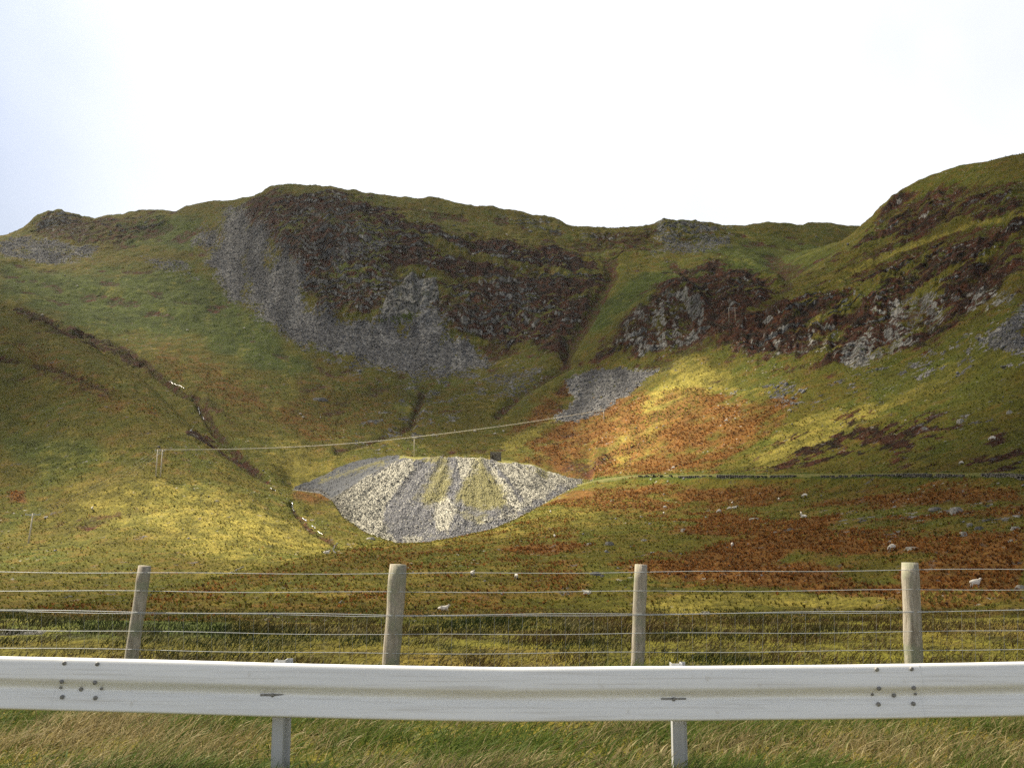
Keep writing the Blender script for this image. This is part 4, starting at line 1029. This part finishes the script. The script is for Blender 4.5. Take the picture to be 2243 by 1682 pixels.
rl = empty('guardrail', (0, 6.05, 0)); tag(rl, 'long white-grey corrugated steel guardrail on short posts beside the road', 'guardrail'); rl.location = (0,0,0)
edges = [-14] + JX + [14]
for i in range(3):
    rail_beam(edges[i]-(.16 if i else 0), edges[i+1]+.16 if i < 2 else 14, off=.0045 if i == 1 else 0, parent=rl, mat=M_rail)
def bolt(x, d, parent, slot=False, r=.0125):
    y = rail_y(x); z = rail_top(x)-d; o = float(np.interp(d, PR[:,1], PR[:,0]))
    bm = bmesh.new(); add_tube(bm, [(x, y-o-.005, z), (x, y-o-.016, z), (x, y-o-.020, z)], [r, r, r*.6], 10)
    b = bm_obj('bolt', bm, M_dark, parent, True)
    if slot:
        bm = bmesh.new(); add_box(bm, (x, y-o-.006, z), (.15, .003, .013)); bm_obj('slot', bm, M_dark, b)
for jx in JX:
    for sx in (-.105, .105):
        for d in (.024, .132, .226): bolt(jx+sx, d+.004, rl)
    bolt(jx, .185, rl, r=.012); 
    for sx in (-.13,.13): bolt(jx+sx, .178, rl, r=.008)
for px in (-262, 611, 1484, 2358):
    x = at(px, 1600, rail_y((px-W/2)/F*6.1)+.05)[0]; bolt(x - .03, .190, rl, slot=True, r=.011)
    y = rail_y(x); z = rail_top(x); bm = bmesh.new()
    # rolled Z-section post
    w = .068
    pts = [(-w/2,-.02),(w/2-.0,-.02),(w/2,-.014),(-w/2+.006,-.014),(-w/2+.006,.05),(-w/2,.05)]
    pts2 = [(w/2-.006,-.014),(w/2,-.014),(w/2,.055),(w/2+.03,.055),(w/2+.03,.061),(w/2-.006,.061)]
    for q in (pts, pts2):
        lo = [bm.verts.new((x+a, y+.034+b, -.25)) for a, b in q]; hi = [bm.verts.new((x+a, y+.034+b, z+.012)) for a, b in q]
        bm.faces.new(lo[::-1]); bm.faces.new(hi)
        for k in range(len(q)): bm.faces.new((lo[k], lo[(k+1) % len(q)], hi[(k+1) % len(q)], hi[k]))
    bmesh.ops.recalc_face_normals(bm, faces=bm.faces)
    bm_obj('post', bm, M_post, rl)
# ================================================================== STOCK FENCE
FD = 10.3
fw = empty('wire_fence', (0, FD, 0)); tag(fw, 'stock fence with round weathered posts, five wires and netting behind the guardrail', 'fence'); fw.location = (0,0,0)
def fpost_mat():
    m = NT('weathered_fence_post'); P = m.scale(m.pos(), (1,1,.16)); n = m.noise(P, 22, 6, .75, .6); n2 = m.noise(m.pos(), 4, 4, .6)
    col = m.mix(m.mr(n, .3, .7), (.17,.14,.10), (.52,.47,.39)); col = m.mix(m.mr(n2, .48, .62), col, (.27,.27,.19)); 
    col = m.mix(m.mr(n, .62, .72), col, (.09,.075,.06))
    return m.out(m.bsdf(col, .92, n, .7, .015))
M_fpost = fpost_mat()
wires_px = [[(0,1252),(430,1255.5),(860,1256),(1404,1253),(1980,1248.5),(2243,1246.5)],
 [(0,1293),(430,1295.5),(860,1297),(1404,1295),(1980,1292),(2243,1290.5)],
 [(0,1336),(430,1341.5),(860,1346.5),(1404,1344),(1980,1338.5),(2243,1335.5)],
 [(0,1378.5),(430,1384.5),(860,1390),(1404,1387),(1980,1384),(2243,1380)],
 [(0,1418),(430,1425,),(860,1431.5),(1404,1428.5),(1980,1424.5),(2243,1420.5)]]
wires_px.insert(3, [(0,1339),(430,1344),(860,1349),(1100,1349.5),(1404,1346),(1980,1340.5),(2243,1337)])
posts_px = [(-262,1240,-272,1440,30),(318,1239,289,1436,28),(873,1236,856,1458,38),(1404,1236,1396,1462,28),(1993,1232,2001,1440,38),(2560,1230,2560,1440,34)]
for k, (xt, yt, xb, yb, wd) in enumerate(posts_px):
    t = Vector(at(xt, yt, FD)); b = Vector(at(xb, yb, FD)); d = (b-t); g = b + d*((-.25-b.z)/d.z)
    r = wd*.5*FD/F; bm = bmesh.new(); n = 9; random.seed(30+k)
    rings = add_tube(bm, [t.lerp(g, i/n) + Vector((random.uniform(-.004,.004), 0, 0)) for i in range(n)] + [g], [r*(.94 if i == 0 else 1)*random.uniform(.95,1.04) for i in range(n+1)], 14)
    bm_obj('fence_post', bm, M_fpost, fw, True)
for wi, pl in enumerate(wires_px):
    pts = []
    a = np.array(pl, float); x0, x1 = -600, 2850
    for px in np.arange(x0, x1, 36):
        py = np.interp(px, a[:,0], a[:,1]) + (a[0,1]-a[1,1])*(px < 0)*(-px/430)*.3 + 1.3*math.sin(px*.0113+wi*1.7)
        pts.append(at(px, py, FD - .085))
    bm = bmesh.new(); add_tube(bm, pts, .0032 if wi != 2 else .0037, 5); bm_obj('wire', bm, M_wire, fw, True)
bm = bmesh.new()
for px in np.arange(-560, 2800, 31):
    def wy(i, px=px): a = np.array(wires_px[i], float); return np.interp(px, a[:,0], a[:,1])
    p0 = Vector(at(px, wy(3), FD-.085)); p1 = Vector(at(px+random.uniform(-2,2), wy(5), FD-.085))
    p2 = p1 + (p1-p0)*.55
    add_tube(bm, [p0, p1, p2], .0010, 4)
for f_ in (.5,):
    add_tube(bm, [Vector(at(px, np.interp(px, [q[0] for q in wires_px[5]], [q[1] for q in wires_px[5]])+38, FD-.085)) for px in np.arange(-560, 2800, 40)], .002, 4)
bm_obj('netting', bm, M_steel, fw)
# ================================================================== ROAD behind the rail (where the traveller passes)
def road():
    m = NT('asphalt'); n = m.noise(m.pos(), 60, 3, .7); mt = m.out(m.bsdf(m.mix(n, (.035,.035,.037), (.075,.075,.075)), .85, n, .3, .004))
    xs = np.arange(-60, 60.1, 2); me = np_mesh('road', np.array([(x, y, -.02) for y in (-6, 3.3) for x in xs]), grid_faces(2, len(xs))); tag(link('road', me, mt), kind='structure')
    me = np_mesh('ground', np.array([(x, y, -14.0) for y in (-6000, 0, 6000) for x in (-6000, 0, 6000)]), grid_faces(3, 3))
    m = NT('moor'); n = m.noise(m.pos(), .1, 4); tag(link('ground', me, m.out(m.bsdf(m.mix(n, (.07,.06,.015), (.09,.08,.02)), .95))), kind='structure')
road()
# ================================================================== VERGE GRASS
def grass(name, n, x0, x1, y0, y1, hmin, hmax, wid, lean, seed):
    rg = np.random.default_rng(seed)
    y = rg.uniform(y0, y1, n); x = rg.uniform(x0, x1, n)*(y/y1 if y1 > 12 else 1)
    cl = fbm(x, y, .9, 3, seed)                      # tussocks
    keep = rg.uniform(-.55, .5, n) < cl + .25; x, y, cl = x[keep], y[keep], cl[keep]; n = len(x)
    h = rg.uniform(hmin, hmax, n)*(.75+.7*np.clip(cl+.2, 0, 1)); k = 5
    az = rg.normal(0.0, .9, n) + np.where(rg.uniform(size=n) < .2, math.pi, 0); bend = rg.uniform(.35, 1.0, n)*lean
    zb = np.array([0.0]*n) - .02
    if y1 > 12: h = h*(1-.75*sstep(13.5, 18.0, y + 3.0*fbm(x, y, 2.5, 3, 44)))*(.7+.6*rg.uniform(size=n))
    t = np.linspace(0, 1, k)[None, :]
    ox = np.cos(az)[:, None]*h[:, None]*bend[:, None]*t**1.8; oy = np.sin(az)[:, None]*h[:, None]*bend[:, None]*t**1.8*.6
    oz = h[:, None]*(t - .45*bend[:, None]*t**2.2)
    # blade faces the road
    wdt = wid*rg.uniform(.6, 1.3, n)[:, None]*(1-t**1.5*.92); side_ = rg.normal(0, .5, n)[:, None]
    A_ = np.stack([x[:, None]+ox - wdt*np.cos(side_), y[:, None]+oy - wdt*np.sin(side_), zb[:, None]+oz + wdt*.3], -1)
    B_ = np.stack([x[:, None]+ox + wdt*np.cos(side_), y[:, None]+oy + wdt*np.sin(side_), zb[:, None]+oz - wdt*.3], -1)
    V_ = np.stack([A_, B_], 2).reshape(-1, 3)
    b = np.arange(n)[:, None]*2*k + np.arange(k-1)[None, :]*2
    Fq = np.stack([b, b+1, b+3, b+2], -1).reshape(-1, 4)
    me = np_mesh(name, V_, Fq)
    pt = fbm(x, y, 1.6, 3, seed+9)
    straw_ = np.clip((pt*1.6 + rg.normal(0, .35, n) + .30), 0, 1); tone = rg.uniform(0, 1, n)
    tt_ = np.broadcast_to(t, (n, k))
    col_attr(me, 'tone', np.stack([np.repeat(straw_, 2*k), np.repeat(tone, 2*k), np.repeat(tt_.ravel(), 2)], -1).astype(np.float32))
    return me
mg = NT('verge_grass_blade'); sc3 = mg.n('ShaderNodeSeparateColor'); mg.put(sc3.inputs[0], mg.attr('tone').outputs['Color'])
cg = mg.mix(sc3.outputs[1], (.07,.12,.024), (.15,.19,.04)); cs = mg.mix(sc3.outputs[1], (.22,.17,.07), (.44,.37,.20))
cc = mg.mix(mg.mr(mg.math('ADD', sc3.outputs[0], mg.math('MULTIPLY', sc3.outputs[2], .25)), .4, .75), cg, cs)
gb = mg.bsdf(cc, .7, spec=.2); gt = mg.n('ShaderNodeBsdfTranslucent'); mg.put(gt.inputs[0], cc)
gm = mg.n('ShaderNodeMixShader'); mg.put(gm.inputs[0], .3); mg.put(gm.inputs[1], gb); mg.put(gm.inputs[2], gt); M_blade = mg.out(gm)
go = link('verge_grass', grass('verge_grass', 95000, -5.2, 5.2, 5.7, 10.2, .09, .28, .0045, 1.1, 5), M_blade, smooth=True); tag(go, kind='stuff')
go = link('broad_leaved_weeds', grass('broad_leaved_weeds', 7000, -5.2, 5.2, 5.9, 10.0, .05, .17, .014, 1.3, 15), M_blade, smooth=True); tag(go, kind='stuff')
mb = NT('bank_grass_blade'); sb = mb.n('ShaderNodeSeparateColor'); mb.put(sb.inputs[0], mb.attr('tone').outputs['Color'])
pn = mb.noise(mb.pos(), .35, 3, .6); px_ = mb.n('ShaderNodeSeparateXYZ'); mb.put(px_.inputs[0], mb.pos())
gcol = mb.mix(sb.outputs[1], (.026,.042,.011), (.055,.065,.016)); bcol = mb.mix(sb.outputs[1], (.075,.045,.016), (.145,.10,.035))
cb = mb.mix(mb.mr(mb.math('ADD', pn, mb.math('MULTIPLY', px_.outputs[0], .008)), .42, .56), gcol, bcol)
cb = mb.mix(mb.mr(mb.math('ADD', sb.outputs[0], mb.math('MULTIPLY', sb.outputs[2], .2)), .75, 1.1), cb, (.20,.17,.075))
M_bank = mb.out(mb.bsdf(cb, .8, spec=.15))
go = link('bank_grass', grass('bank_grass', 95000, -13, 13, 10.2, 18.5, .05, .17, .0055, .9, 6), M_bank, smooth=True); tag(go, kind='stuff')

def haze():
    me = bpy.data.meshes.new('haze'); bm = bmesh.new(); add_box(bm, (0, 900, 182), (6500, 4200, 398)); bmesh.ops.recalc_face_normals(bm, faces=bm.faces); bm.to_mesh(me); bm.free()
    m = NT('valley_air'); v = m.n('ShaderNodeVolumePrincipled'); v.inputs['Color'].default_value = (.86, .91, 1, 1); v.inputs['Density'].default_value = HAZE; v.inputs['Anisotropy'].default_value = .35
    o = m.n('ShaderNodeOutputMaterial'); m.put(o.inputs['Volume'], v)
    tag(link('haze', me, m.m), kind='stuff')
HAZE = .000028
haze()


# ================================================================== RENDER
sc_ = bpy.context.scene
sc_.render.resolution_x = 1024; sc_.render.resolution_y = 767
vs_ = sc_.view_settings; vs_.view_transform = 'Standard'; vs_.look = 'None'; vs_.gamma = 1; vs_.use_curve_mapping = False
vs_.exposure = 2.0
sc_.cycles.use_denoising = False
sc_.cycles.max_bounces = 5; sc_.cycles.diffuse_bounces = 3; sc_.cycles.volume_bounces = 0; sc_.cycles.volume_max_steps = 64; sc_.cycles.transparent_max_bounces = 12
sc_.cycles.sample_clamp_indirect = 1.2
